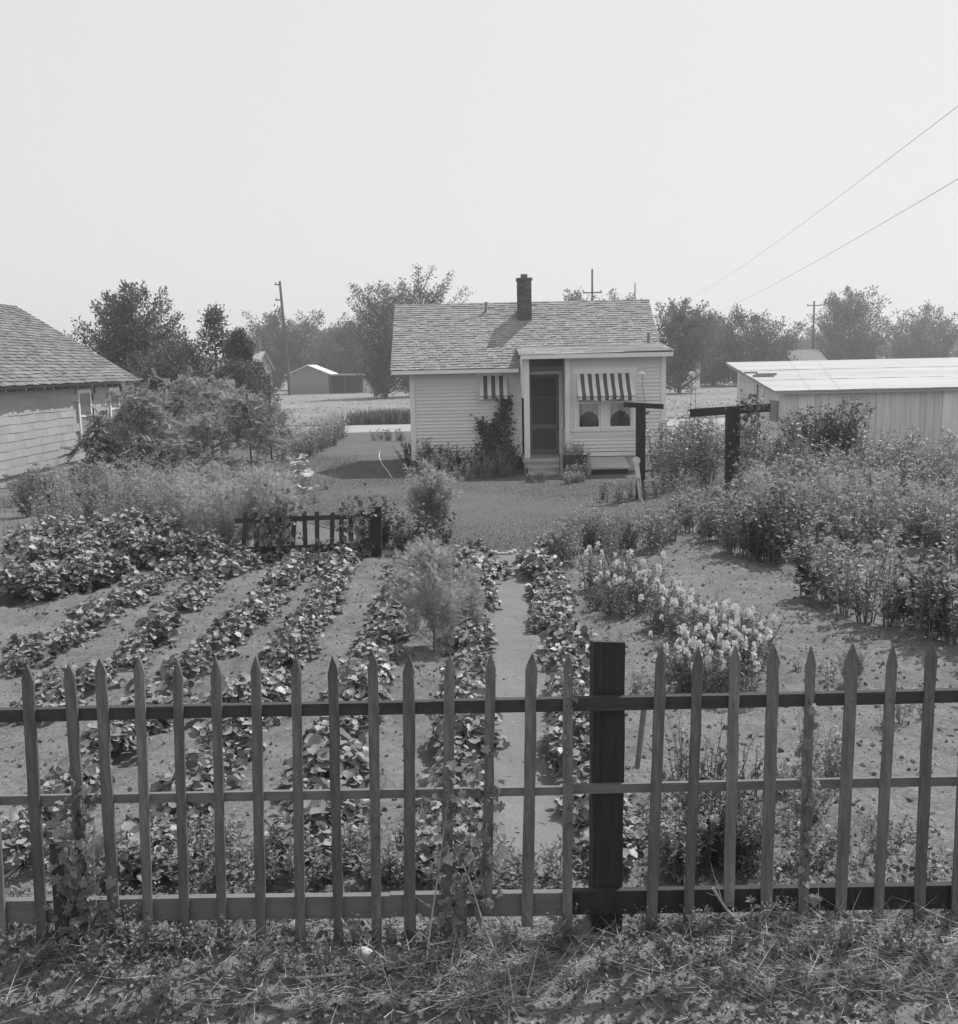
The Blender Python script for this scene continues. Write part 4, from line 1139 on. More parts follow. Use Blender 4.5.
band('weed', weed, [(100, 490), (180, 485), (260, 485), (310, 490), (330, 500)], 26, 'pale weed growing under the saplings', 'weed', 'weeds under the saplings', 1.2, 2.4, 12, 8)
daisies = fam(3, 330, n_st=9, h=.45, spread=.25, base_r=.15, n_leaf=12, ll=.07, lw=.3, lm='leafp', fl='daisy', fl_n=6, fl_size=.13, fl_mat='petal')
band('white_daisy', daisies, [(280, 490), (292, 482), (300, 470), (306, 500), (285, 505)], 8, 'plant with large white daisy flowers at the left edge of the lawn', 'daisy plant', 'white daisies at the lawn edge', .8, 1.1, 4, 5)
band('burning_bush', kochia, [(293, 458), (302, 455)], 2, 'rounded dark feathery bush at the near end of the left lawn border', 'bush', 'rounded feathery bushes left of the lawn', .85, .95, 1, 2)
band('flowering_plant', aster + phlox, [(300, 462), (318, 452), (332, 444), (346, 438)], 14, 'pale flowering plant in the border along the left side of the lawn', 'flowering plant', 'flowering plants along the left side of the lawn', 1.0, 1.35, 2, 5)
band('feathery_plant', kochia, [(322, 446), (340, 438)], 3, 'feathery bush at the far end of the border left of the lawn', 'bush', 'feathery bushes at the far end of the left border', .8, 1.0, 2, 3)
band('flowering_plant', phlox, [(372, 441), (405, 441)], 6, 'low white flowering plant on the lawn near the road by the cottage corner', 'flowering plant', 'low white flowers near the road', .6, .8, 1, 2)
# on the lawn
px_put('burning_bush', lawnbush, 432, 533, 'pale rounded feathery bush alone on the lawn edge before the cottage', 'bush', None, 1.05)
px_put('dill_plant', [dill[0]], 434, 646, 'tall airy feathery plant with one bare stem beside the dirt path', 'feathery plant', None, 1.08)
px_put('dill_plant', [dill[1]], 470, 632, 'airy feathery plant leaning towards the dirt path', 'feathery plant', None, .68)
px_put('dill_plant', [dill[0]], 404, 622, 'airy feathery plant to the left of the tall one with the bare stem', 'feathery plant', None, .6)
band('flowering_plant', phlox + dahliad, [(362, 552), (385, 548), (402, 552), (420, 558), (440, 558)], 9, 'leafy flowering plant between the small dark fence and the crop row end', 'flowering plant', 'flowering plants at the lawn edge by the small dark fence', .6, .95, 5, 6)
# bed in front of the cottage
band('flowering_plant', asterd, [(404, 470), (430, 472), (455, 474), (480, 476), (515, 476)], 15, 'dark leafy plant in the bed along the cottage wall', 'leafy plant', 'dark leafy plants in the cottage bed', .75, 1.1, 2, 4)
band('flowering_plant', aster, [(412, 476), (440, 479), (470, 480), (510, 480)], 12, 'pale leafy plant at the front of the bed along the cottage wall', 'flowering plant', 'pale leafy plants at the front of the cottage bed', .55, .85, 2, 4)
band('flowering_plant', phlox, [(524, 484), (548, 482)], 4, 'low white flowering plant left of the foot of the cottage steps', 'flowering plant', 'low white flowers left of the steps', .4, .5, 1, 2)
band('flowering_plant', zinnia, [(566, 484), (584, 483)], 5, 'low white flowering plant in front of the planter box', 'flowering plant', 'low white flowers in front of the planter', .45, .6, 1, 2)
for i in range(4):
    put('leafy_plant', aster[i], 2.4 + .13 * i, 26.5, 'leafy plant growing in the wooden planter box by the steps', 'leafy plant', 'plants in the planter box', .55, z=.38)
band('flowering_plant', phlox + aster, [(566, 480), (590, 480)], 4, 'leafy plant hiding the front of the planter box', 'leafy plant', 'leafy plants in front of the planter', .5, .65, 1, 2)
# right of the lawn
band('rose_bush', rose, [(655, 492), (672, 488), (690, 484), (712, 486), (700, 478), (668, 478)], 11, 'tall rose bush with small white flowers between the two clothesline posts', 'rose bush', 'rose bushes between the clothesline posts', .8, 1.05, 3, 4)
band('rose_bush', rose, [(672, 470), (700, 464), (735, 466), (760, 470)], 9, 'tall loose rose bush behind the vine wrapped clothesline post', 'rose bush', 'rose bushes behind the taller clothesline post', .7, 1.0, 3, 5)
for i, (px, py, lab) in enumerate(((654, 492, 'tall single hollyhock stalk right above the first clothesline post'), (688, 470, 'leaning hollyhock stalk to the right of the cottage corner'), (697, 468, 'hollyhock stalk nearest the taller clothesline post'))):
    px_put('hollyhock', [holly[i]], px, py, lab, 'hollyhock', None, 1.35 - .1 * i)
band('flowering_plant', aster + phlox, [(598, 500), (612, 501), (656, 500), (664, 502)], 5, 'low leafy plant around the foot of the first clothesline post', 'flowering plant', 'plants at the foot of the first clothesline post', .6, .8, 3, 4)
band('iris_plant', irisb, [(700, 512), (716, 510)], 3, 'spiky clump of upright leaves left of the taller clothesline post', 'iris clump', 'spiky clumps left of the taller clothesline post', .9, 1.1, 3, 3)
band('flowering_plant', aster + phlox, [(700, 548), (722, 552), (745, 560), (690, 530), (765, 562)], 13, 'bushy leafy plant at the foot of the taller clothesline post', 'leafy plant', 'bushy plants below the taller clothesline post', .8, 1.1, 6, 7)
band('dahlia', dahliad, [(740, 560), (770, 565), (800, 560)], 5, 'dark leafy dahlia in the middle of the right hand bed', 'dahlia', 'dark dahlias in the middle of the right bed', .95, 1.2, 6, 7)
band('dahlia', dahlia, [(745, 520), (800, 516), (860, 512), (985, 514)], 20, 'flowering dahlia in the back row of the right hand bed', 'dahlia', 'dahlias at the back of the right bed', .85, 1.15, 9, 8)
band('dahlia', dahlia, [(770, 545), (820, 548), (870, 550), (990, 560)], 14, 'flowering dahlia in the middle row of the right hand bed', 'dahlia', 'dahlias in the middle row of the right bed', .85, 1.1, 8, 8)
band('dahlia', dahlia + dahliad, [(800, 590), (835, 606), (870, 622), (985, 655)], 10, 'flowering dahlia at the near edge of the right hand bed', 'dahlia', 'dahlias at the near edge of the right bed', .85, 1.05, 6, 6)
band('zinnia', zinnia, [(745, 492), (790, 488), (840, 486), (985, 486)], 20, 'pale flowering plant below the plank shed', 'zinnia', 'pale flowering plants below the shed', .9, 1.3, 6, 8)
band('grass_clump', grassc, [(806, 486), (826, 486)], 4, 'pale grass clump below the dark shrub by the shed', 'grass clump', 'pale grass clumps by the shed', 1.1, 1.5, 2, 4)
dshrub = fam(2, 340, n_st=34, h=1.5, spread=.55, base_r=.3, n_leaf=120, ll=.11, lw=.5, lm='treed', side=.2, hv=.4, sr=.01)
for (px, py, s, lab) in ((806, 476, .95, 'dark rounded shrub against the front of the plank shed'), (838, 474, 1.05, 'dark shrub right of the rounded one against the plank shed'), (775, 476, .55, 'small dark shrub at the corner of the plank shed')):
    px_put('shrub', dshrub, px, py, lab, 'shrub', None, s)
band('flowering_plant', aster, [(780, 478), (850, 472), (920, 474)], 9, 'tall pale leafy plant along the foot of the plank shed wall', 'leafy plant', 'pale leafy plants along the shed wall', 1.1, 1.4, 4, 8)
band('flowering_plant', aster + phlox, [(730, 505), (800, 500), (870, 498), (960, 498)], 16, 'pale leafy plant between the dahlias and the shed', 'leafy plant', 'pale leafy plants between dahlias and shed', .9, 1.4, 8, 9)
band('flowering_plant', aster + phlox, [(760, 530), (830, 532), (900, 536), (985, 545)], 16, 'pale leafy plant among the dahlias of the right hand bed', 'leafy plant', 'pale leafy plants among the dahlias', .8, 1.25, 8, 9)
band('flowering_plant', aster + weed, [(780, 575), (830, 592), (880, 606), (960, 630)], 12, 'leafy plant along the near edge of the right hand bed', 'leafy plant', 'leafy plants at the near edge of the right bed', .6, 1.0, 8, 9)
band('rose_bush', rose, [(765, 486), (800, 492), (870, 490), (950, 488)], 9, 'tall loose leafy bush between the dahlias and the plank shed', 'bush', 'tall loose bushes in front of the shed', .65, .95, 4, 10)
band('feathery_plant', cosmos, [(740, 520), (800, 530), (880, 530), (950, 540)], 9, 'airy feathery plant rising among the dahlias of the right hand bed', 'feathery plant', 'feathery plants among the dahlias', .6, .85, 10, 10)
band('flowering_plant', aster + phlox, [(668, 512), (690, 520), (672, 540), (655, 552)], 11, 'loose pale leafy plant between the lawn and the right hand bed', 'leafy plant', 'loose plants between the lawn and right bed', .55, 1.0, 6, 8)
# front right: small edging flowers, white stock
band('flowering_plant', phlox + aster, [(548, 566), (575, 560), (600, 556), (630, 556), (650, 552)], 16, 'small flowering plant edging the bed next to the lawn right of the path', 'flowering plant', 'edging plants right of the path', .55, .9, 6, 6)
band('flowering_plant', aster, [(590, 548), (615, 546), (640, 540)], 8, 'mid height leafy plant behind the edging flowers right of the path', 'leafy plant', 'leafy plants behind the edging flowers', .45, .7, 4, 5)
spk = []
for k in range(4):
    b = MB(); blossom(b, np.random.default_rng(400 + k), np.zeros(3), np.array([0, 0, 1.0]), 'spike', .03, .05 + .014 * k); spk.append(b.mesh('flower_spike', M['petal']))
def stockplant(px, py, lab, grp, sc, nsp):
    g = G(px, py); fs = rr.choice(stock); o = put('white_stock', (fs[0], fs[1], None), float(g[0]), float(g[1]), lab, 'white flowers', grp, sc)
    for p, d in rr.sample(fs[3], nsp):
        q = link('flower_spike', rr.choice(spk), o, p + np.array([0, 0, .015]), rr.uniform(0, 6), rr.uniform(.75, 1.25))
        q.rotation_euler.x = rr.uniform(-.2, .2)
for px, py in ((597, 606), (612, 614), (626, 616), (640, 612), (606, 596), (628, 600), (648, 600), (592, 590), (618, 588)):
    stockplant(px, py, 'bushy stock plant with few white spikes in the left white flower clump', 'white stock in the left clump', rr.uniform(.9, 1.15), rr.randint(3, 5))
for px, py in ((656, 632), (672, 636), (690, 642), (668, 622)):
    stockplant(px, py, 'white flowered stock plant in the middle of the white flower clumps', 'white stock in the middle clump', rr.uniform(.85, 1.1), rr.randint(3, 6))
for i in range(17):
    stockplant(682 + (i % 6) * 15 + rr.uniform(-5, 5), 652 + (i // 6) * 20 + rr.uniform(-6, 6), 'dense white flowered stock plant just behind the picket fence', 'white stock behind the picket fence', rr.uniform(.85, 1.05), rr.randint(5, 9))
band('grass_clump', upright, [(712, 598), (724, 604)], 3, 'clump of thin upright stalks behind the white flowers', 'grass clump', 'thin stalk clumps behind the white flowers', .9, 1.3, 3, 4)
band('spiky_plant', spikes, [(672, 800), (700, 795), (735, 800), (750, 790)], 7, 'plant of thin dark upright spikes seen through the fence', 'spiky plant', 'dark spiky plants behind the fence', .9, 1.2, 8, 8)
for px, py, s, lab in ((716, 856, 1.15, 'dense dark small bush behind the fence right of the dark post'), (742, 862, .8, 'smaller dark bush beside the dense one behind the fence'), (850, 686, .6, 'lone low dark plant on bare soil at the right')):
    px_put('small_bush', bushd, px, py, lab, 'bush', None, s)
band('flowering_plant', zinnia, [(668, 868), (684, 880), (690, 850)], 4, 'small white flowered plant behind the fence next to the dark post', 'flowering plant', 'white flowers by the dark post', .55, .7, 5, 5)
band('flowering_plant', aster + zinnia, [(780, 800), (815, 780), (800, 860), (840, 770)], 8, 'small sprawling plant behind the right part of the fence', 'flowering plant', 'small plants behind the right part of the fence', .35, .6, 12, 8)
band('weed', weed, [(590, 650), (640, 680), (780, 690), (860, 700), (930, 720)], 22, 'small weed on the bare soil right of the path', 'weed', 'weeds on bare soil right of the path', .5, 1.1, 30, 12)
band('weed', weed, [(640, 830), (760, 850), (850, 850), (930, 860)], 30, 'small weed in the trampled soil behind the right part of the fence', 'weed', 'weeds behind the right part of the fence', .5, 1.1, 28, 12)
band('weed', weed, [(70, 880), (200, 880), (300, 885), (420, 885), (560, 885)], 70, 'small leafy weed in the strip just behind the left part of the fence', 'weed', 'weeds behind the left part of the fence', .6, 1.2, 18, 10)
band('weed', weed, [(20, 862), (200, 866), (330, 868), (560, 868)], 60, 'tiny weed a little farther behind the left part of the fence', 'weed', 'tiny weeds farther behind the fence', .5, 1.0, 18, 14)
band('weed', weed, [(0, 950), (200, 955), (420, 955), (600, 955), (760, 955), (950, 950)], 60, 'small weed in the strip in front of the picket fence', 'weed', 'weeds in front of the picket fence', .35, .9, 30, 12)
band('weed', weed, [(0, 985), (250, 990), (480, 985), (700, 985), (955, 980)], 40, 'small weed nearest the camera in the strip before the fence', 'weed', 'weeds nearest the camera', .3, .8, 26, 22)
band('weed', weed + aster, [(0, 940), (200, 945), (420, 944), (600, 945), (760, 940), (950, 936)], 34, 'leafy weed against the foot of the picket fence', 'weed', 'leafy weeds at the foot of the fence', .14, .3, 10, 10)

# vines: on the cottage wall, on the clothesline post, on the fence
def vine(name, label, pts, nl, spread, ll, m, sr=.006, norm=(0, -1, 0), seed=0, tmpl=IVY, cat='vine', grp=None):
    rng = np.random.default_rng(seed); Lm, St = MB(), MB()
    for path in pts:
        p = np.array(path, float); t = np.linspace(0, 1, len(p)); tt = np.linspace(0, 1, len(p) * 5)
        c = np.stack([np.interp(tt, t, p[:, i]) for i in range(3)], -1) + rng.normal(0, spread * .18, (len(tt), 3)) * [1, .4, 1]
        St.tube(c, np.linspace(sr, sr * .5, len(c)), 4, 0, False)
        n = nl; u = rng.uniform(0, 1, n); q = np.stack([np.interp(u, tt, c[:, i]) for i in range(3)], -1) + rng.normal(0, spread, (n, 3)) * [1, .35, 1]
        q[:, 1] = np.minimum(q[:, 1], np.array([np.interp(v, tt, c[:, 1]) for v in u]) + .02)
        d = nrm(rng.normal(0, .6, (n, 3)) + [0, -.2, -.5]); up = nrm(np.array(norm) + rng.normal(0, .5, (n, 3)) + [0, 0, .5])
        s = ll * rng.uniform(.5, 1.2, n); Lm.scatter(tmpl, q, frames(d, up), np.stack([s * rng.uniform(.7, 1.1, n), s, s * rng.uniform(.5, 2.6, n)], -1))
    o = empty(name, label, cat, np.array(pts[0][0]), 0, grp); q = -np.array(pts[0][0], float)
    link('foliage', Lm.mesh('foliage', M[m], True), o, q); link('stem', St.mesh('stem', M['stem']), o, q); return o
vw = lambda *pp: [(p[0], 28.48, p[1]) for p in pp]
vine('climbing_vine', 'dark climbing vine on the cottage wall reaching the small striped awning',
     [vw((.5, .3), (.42, .9), (.36, 1.35)), vw((.65, .3), (.65, .9), (.85, 1.5), (1.02, 1.95)), vw((.85, .3), (.9, 1.0), (1.0, 1.6), (1.03, 1.8)), vw((1.0, .3), (1.03, .8), (1.05, 1.5)), vw((.6, .4), (.66, 1.0), (.8, 1.4))], 210, .08, .085, 'leafd', seed=3)
g2 = G(731.5, 507)
vine('climbing_vine', 'leafy vine wrapped around the taller clothesline post', [[(g2[0] + .16, g2[1] - .1, .1), (g2[0] + .24, g2[1] - .12, .8), (g2[0] + .2, g2[1] - .12, 1.4), (g2[0] + .26, g2[1] - .1, 1.85), (g2[0] + .5, g2[1] - .1, 1.9)],
     [(g2[0] + .3, g2[1] - .05, .1), (g2[0] + .32, g2[1], .9), (g2[0] + .3, g2[1] - .1, 1.7), (g2[0] + .15, g2[1] - .1, 2.0)]], 230, .12, .075, 'leaf', seed=5)

# ================================================================== THE PICKET FENCE
FA, FB = G(60, 946), G(880, 926)
fux = nrm(np.array([FB[0] - FA[0], FB[1] - FA[1], 0])); fuz = EZ; fn = np.cross(fux, fuz); fn = fn if fn[1] < 0 else -fn
def FP(px, py, off=0):
    """pixel to a point on the fence's own plane (off metres towards the garden)"""
    o = np.array([FA[0], FA[1], 0]) - fn * off; r = ray(px, py); c = np.array([0, 0, CAMH])
    return c + r * (np.dot(o - c, fn) / np.dot(r, fn))
FO = np.array([FP(470, 935)[0], FP(470, 935)[1], 0])
fence = empty('picket_fence', 'weathered wooden picket fence with three rails and a dark corner post across the foreground', 'fence', FO)
PK = [(-16, 662, 4, 950), (27, 664, 44, 950), (70, 662, 87, 925), (100, 657, 116, 938), (139, 655, 150, 950), (178, 657, 186, 950), (216, 656, 223, 946), (256, 655, 262, 948), (296, 655, 301, 945),
      (333, 654, 339, 942), (373, 651, 377, 940), (409, 654, 410, 940), (450, 654, 446, 942), (491, 652, 487, 912), (532, 652, 527, 925), (568, 651, 567, 932),
      (661, 646, 650, 938), (698, 646, 687, 934), (735, 645, 728, 905), (773, 643, 765, 922), (811, 646, 802, 914), (852, 643, 839, 922), (893, 645, 876, 930), (931, 642, 917, 926), (970, 643, 955, 924), (1008, 642, 991, 922), (1047, 641, 1029, 923), (1085, 640, 1066, 921), (-54, 664, -34, 950), (-93, 665, -70, 951)]
rng = random.Random(9)
for i, (tx, ty, bx, by) in enumerate(PK):
    p, q = FP(bx, by), FP(tx, ty); up = nrm(q - p); ux = nrm(np.cross(up, -fn) if np.cross(up, -fn)[0] > 0 else np.cross(-fn, up)); Lg = np.linalg.norm(q - p)
    w = rng.uniform(.022, .0275); sh_ = rng.uniform(.085, .11)
    pts = []
    ks = 9
    for k in range(ks + 1):
        h = (Lg - sh_) * k / ks; pts.append((w + rng.uniform(-.0018, .0018) - (.005 * rng.random() if k > 5 and rng.random() < .25 else 0), h))
    right = pts + [(w * 1.04, Lg - sh_ + .012), (w * .62, Lg - sh_ * .45)]
    left = [(-(w + rng.uniform(-.0018, .0018)), h) for _, h in pts] + [(-w * 1.04, Lg - sh_ + .012), (-w * .62, Lg - sh_ * .45)]
    poly = right + [(rng.uniform(-.003, .003), Lg)] + left[::-1]
    b = MB(); b.extrude(poly, np.zeros(3), ux, up, fn, .019)
    for hh in (FP(bx, 0.5 * (902 + 918) - (bx - 200) * .0165), FP((tx + bx) / 2, 796 - ((tx + bx) / 2 - 200) * .02), FP(tx, 712 - (tx - 200) * .018)):
        c_ = up * np.dot(hh - p, up) + fn * .0195; q_ = rng.uniform(-.006, .006)
        b.extrude([(q_ - .0035, -.0035), (q_ + .0035, -.0035), (q_ + .0035, .0035), (q_ - .0035, .0035)], c_, ux, up, fn, .002, 1)
    o = link('picket', b.mesh('picket', [M['picket'], M['metal']]), fence, p - FO)
    o.rotation_euler = (rng.uniform(-.006, .006), 0, rng.uniform(-.05, .05))
def rail(ptsT, ptsB, th, m, name='rail', off=.003):
    b = MB(); n = len(ptsT); V = []
    for (a, c) in zip(ptsT, ptsB):
        pt, pb = FP(*a, off), FP(*c, off)
        V += [pb, pb - fn * th, pt - fn * th, pt]
    V = np.array(V) - FO; f = []
    for i in range(n - 1):
        for j in range(4): f.append((4 * i + j, 4 * i + (j + 1) % 4, 4 * i + 4 + (j + 1) % 4, 4 * i + 4 + j))
    f += [(0, 1, 2, 3), (4 * n - 1, 4 * n - 2, 4 * n - 3, 4 * n - 4)]
    b.add(V, f); link(name, b.mesh(name, M[m]), fence)
rail([(-110, 712.5), (200, 706), (430.4, 702)], [(-110, 725.5), (200, 718), (430.4, 714)], .04, 'rail')
rail([(430, 701.5), (650, 697), (800, 694), (1100, 687)], [(430, 714), (650, 710), (800, 706.5), (1100, 699)], .04, 'rail', off=.004)
rail([(-110, 798.5), (250, 792), (569, 787)], [(-110, 807.5), (250, 801), (569, 795)], .022, 'raillight')
rail([(560, 785.5), (800, 780), (1100, 774)], [(560, 794.5), (800, 789), (1100, 783)], .022, 'raillight', off=.027)
rail([(-110, 903.5), (200, 898), (390.4, 896)], [(-110, 925.5), (200, 920), (390.4, 918)], .04, 'raillight')
rail([(390, 895), (565, 893)], [(390, 917), (565, 916)], .04, 'raillight', off=.002)
rail([(566, 892), (800, 888), (1100, 883)], [(566, 915), (800, 911), (1100, 906)], .04, 'tar', off=.004)
pa, pb_ = FP(591.5, 934, .05), FP(593.5, 644, .05)
b = MB(); w = fux * FP(625, 700, .05)[0] * 0 + fux * (np.linalg.norm(FP(624, 800, .05) - FP(593, 800, .05))); dp = -fn * .14
jit = lambda s: np.array([rng.uniform(-s, s) for _ in range(3)])
pa[2] = -.3
V = []
nk = 8
for k in range(nk + 1):
    c = pa + (pb_ - pa) * k / nk
    V += [c + jit(.003), c + w + jit(.003), c + w + dp + jit(.003), c + dp + jit(.003)]
V[-4] = V[-4] + np.array([0, 0, .012]); V[-1] = V[-1] - np.array([0, 0, .02]); V[-2] = V[-2] - np.array([0, 0, .03])
f = [(4 * i + j, 4 * i + (j + 1) % 4, 4 * i + 4 + (j + 1) % 4, 4 * i + 4 + j) for i in range(nk) for j in range(4)] + [(4 * nk, 4 * nk + 1, 4 * nk + 2, 4 * nk + 3)]
b.add(np.array(V) - FO, f); link('corner_post', b.mesh('corner_post', M['tar']), fence)
b = MB(); q0, q1 = FP(66, 955, -.03), FP(57, 842, -.03)
b.hexa([v - FO for v in (q0 - fux * .035, q0 + fux * .03, q0 + fux * .03 - fn * .02 * -1, q0 - fux * .035 + fn * .02, q1 - fux * .03, q1 + fux * .03, q1 + fux * .03 + fn * .02, q1 - fux * .03 + fn * .02)])
link('loose_board', b.mesh('loose_board', M['darkwood']), fence)
b = MB(); q0, q1 = FP(461, 942, -.026), FP(461.5, 880, -.026)
b.hexa([v - FO for v in (q0 - fux * .028, q0 + fux * .028, q0 + fux * .028 + fn * .02, q0 - fux * .028 + fn * .02, q1 - fux * .028, q1 + fux * .028, q1 + fux * .028 + fn * .02, q1 - fux * .028 + fn * .02)])
link('stub_board', b.mesh('stub_board', M['picket']), fence)
b = MB(); a, c = FP(637, 768, .35), FP(645, 700, .30)
b.tube([a, c], [.014, .016], 6); link_ = tag(link('leaning_stick', b.mesh('leaning_stick', M['greywood'])), 'thin stick leaning right of the dark fence post among leaves', 'stick')

fv = lambda off, *pp: [FP(px, py, off) for px, py in pp]
vine('climbing_vine', 'broad leaved vine climbing the left end of the picket fence', [fv(-.04, (75, 930), (72, 870), (85, 800)), fv(-.04, (95, 935), (70, 880), (65, 820), (80, 790)), fv(-.03, (70, 900), (100, 860))], 60, .05, .06, 'leafp', .0035, seed=7)
vine('climbing_vine', 'pale leaved vine climbing the middle of the picket fence left of the dirt path', [fv(-.03, (455, 930), (448, 860), (455, 790), (445, 770)), fv(-.03, (480, 930), (470, 850), (485, 800), (490, 745)), fv(-.035, (440, 930), (470, 880), (492, 830))], 55, .055, .055, 'leafp', .0035, seed=8)
vine('creeping_vine', 'small leaved weed creeping at the foot of the left end of the fence', [fv(-.10, (70, 945), (95, 905), (115, 930)), fv(-.08, (110, 945), (100, 915), (85, 905))], 40, .04, .05, 'leaf', .003, seed=9)
vine('climbing_vine', 'thin dry vine twisted around a picket right of the dark post', [fv(-.03, (805, 880), (815, 800), (800, 740), (815, 690), (852, 672)), fv(-.03, (810, 900), (800, 840), (812, 780))], 26, .02, .04, 'leafp', .003, seed=10)
vine('climbing_vine', 'thin tendrils twisted around the picket left of the dark post', [fv(-.025, (560, 860), (574, 790), (562, 740), (574, 690), (566, 660))], 20, .02, .035, 'leafp', .0028, seed=12)
vine('climbing_vine', 'fine dry tendrils coiled on a picket left of the middle of the fence', [fv(-.025, (372, 910), (384, 860), (368, 820), (386, 780), (370, 740), (384, 700), (378, 655))], 10, .012, .03, 'leafp', .002, seed=13)

# small dark fence on the left of the lawn
g = G(376, 557); Yf = g[1]; SFO = np.array([g[0], Yf, 0])
sf = empty('small_fence', 'short run of dark old picket fence overgrown with plants left of the lawn', 'fence', SFO)
Q = lambda px, py, dy=0: PY(px, py, Yf + dy) - SFO
def board(name, a, c, hw, m, th=.03, horiz=False, parent=sf, dy=0):
    p, q = Q(*a, dy), Q(*c, dy); e = (EZ if horiz else EX) * hw; d = np.array([0, th, 0]); b = MB()
    b.hexa([p - e, q - e, q - e + d, p - e + d, p + e, q + e, q + e + d, p + e + d] if horiz else [p - e, p + e, p + e + d, p - e + d, q - e, q + e, q + e + d, q - e + d])
    return link(name, b.mesh(name, M[m]), parent)
board('post', (376, 560), (376, 507), .075, 'tar', .12)
board('rail', (235, 521), (382, 515.5), .035, 'darkwood', .03, True, dy=-.035)
board('rail', (235, 552), (372, 546), .06, 'darkwood', .03, True, dy=-.035)
for k, px in enumerate((244, 256, 269, 281, 293, 306, 318, 331, 341, 352, 362)):
    board('picket', (px + rng.uniform(-1, 1), 558), (px + rng.uniform(-2, 2), 510 + rng.uniform(-2, 5)), .032, 'darkwood', .018, dy=-.055)
vine('climbing_vine', 'leafy vine tangled over the small dark fence', [[PY(250, 560, Yf - .12), PY(270, 525, Yf - .12), PY(290, 500, Yf - .12)], [PY(275, 560, Yf - .12), PY(282, 530, Yf - .12), PY(275, 500, Yf - .12)],
      [PY(345, 560, Yf - .1), PY(352, 520, Yf - .12), PY(362, 505, Yf - .1)], [PY(300, 562, Yf - .1), PY(330, 552, Yf - .12), PY(365, 555, Yf - .1)]], 170, .12, .07, 'leaf', seed=15)

# ================================================================== SMALL THINGS ON THE GROUND
def rock(name, lab, px, py, r, seed, m='stone', cat='stone', grp=None):
    g = G(px, py); rng = np.random.default_rng(seed); b = MB(); nu, nv = 12, 8
    u = np.arange(nu) * 2 * math.pi / nu; v = np.linspace(.12, math.pi - .12, nv)
    V = np.array([(math.cos(a) * math.sin(c), math.sin(a) * math.sin(c) * .85, math.cos(c) * .75) for c in v for a in u])
    k = rng.uniform(0, 9); V = V * (1 + .07 * np.sin(V[:, :1] * 3 + k) + .05 * np.sin(V[:, 1:2] * 4 + 2 * k) + .04 * np.sin(V[:, 2:] * 5 + k)) * r
    f = [(i * nu + j, i * nu + (j + 1) % nu, (i + 1) * nu + (j + 1) % nu, (i + 1) * nu + j) for i in range(nv - 1) for j in range(nu)] + [tuple(range(nu))[::-1], tuple(range((nv - 1) * nu, nv * nu))]
    b.add(V, f); o = link(name, b.mesh(name, M[m], True), None, (g[0], g[1], float(gh(g[0], g[1])) + r * .55), rng.uniform(0, 6))
    return tag(o, lab, cat, grp)
rock('stone', 'round pale stone on the ground in front of the fence below the middle left pickets', 365, 956, .048, 1)
rock('stone', 'egg shaped stone in the straw in front of the right part of the fence', 829, 948, .034, 2)
rock('stone', 'flat stone behind the left pickets near the bottom rail', 298, 930, .045, 3)
rock('stone', 'small stone beside the egg shaped stone in the straw', 814, 944, .022, 4)
for k in range(12):
    rock('stone', 'small white edging stone where the dirt path meets the lawn', 488 + k * 3.7, 555 + rr.uniform(-2, 1.5), rr.uniform(.035, .06), 10 + k, 'concrete', 'stone', 'white edging stones at the lawn end of the path')
p = [G(*q) + np.array([0, 0, .03]) for q in ((380, 452), (379, 458), (382, 465), (387, 471), (392, 479))]
b = MB(); b.tube(p, .016, 6); tag(link('garden_hose', b.mesh('garden_hose', M['hose'], True)), 'thin pale hose lying on the shaded lawn left of the cottage bed', 'hose')
def stalk(lab, pts, r, seed):
    rng = np.random.default_rng(seed); p = np.array(pts); t = np.linspace(0, 1, len(p)); u = np.linspace(0, 1, 24)
    c = np.stack([np.interp(u, t, p[:, i]) for i in range(3)], -1)
    for _ in range(3): c[1:-1] = (c[:-2] + c[1:-1] * 2 + c[2:]) / 4
    b = MB(); b.tube(c, np.linspace(r, r * .5, 24), 5); n = 12; i = rng.integers(2, 22, n)
    b.scatter(BLADE, c[i], frames(nrm(rng.normal(0, 1, (n, 3)) + [0, 0, .3]), rnd_dirs(rng, n)), np.stack([rng.uniform(.004, .008, n), rng.uniform(.05, .14, n), np.full(n, .1)], -1))
    return tag(link('dry_stalk', b.mesh('dry_stalk', M['straw'])), lab, 'stalk')
gg = lambda px, py, z=.03: G(px, py, z + float(gh(*G(px, py)[:2])))
stalk('long curved dry stalk hanging from the bottom rail at the right', [FP(713, 888, -.03), FP(728, 912, -.06), gg(752, 932, .05), gg(790, 938, .03), gg(850, 944, .02)], .008, 1)
stalk('long dry stalk lying on the ground in front of the left pickets', [gg(296, 978), gg(350, 974), gg(400, 968), gg(450, 958), gg(500, 968)], .008, 2)
stalk('upright dry vine stalk leaning on the fence left of the dirt path', [gg(425, 975, .0), FP(430, 930, -.12), FP(440, 860, -.05), FP(448, 800, -.03)], .006, 3)
stalk('dry stalk leaning against the stub board at the fence', [gg(505, 972, .0), FP(485, 930, -.12), FP(470, 880, -.05), FP(456, 850, -.03)], .006, 4)
stalk('short dry stalk lying in the straw at the right', [gg(776, 940), gg(786, 958), gg(800, 972)], .006, 5)

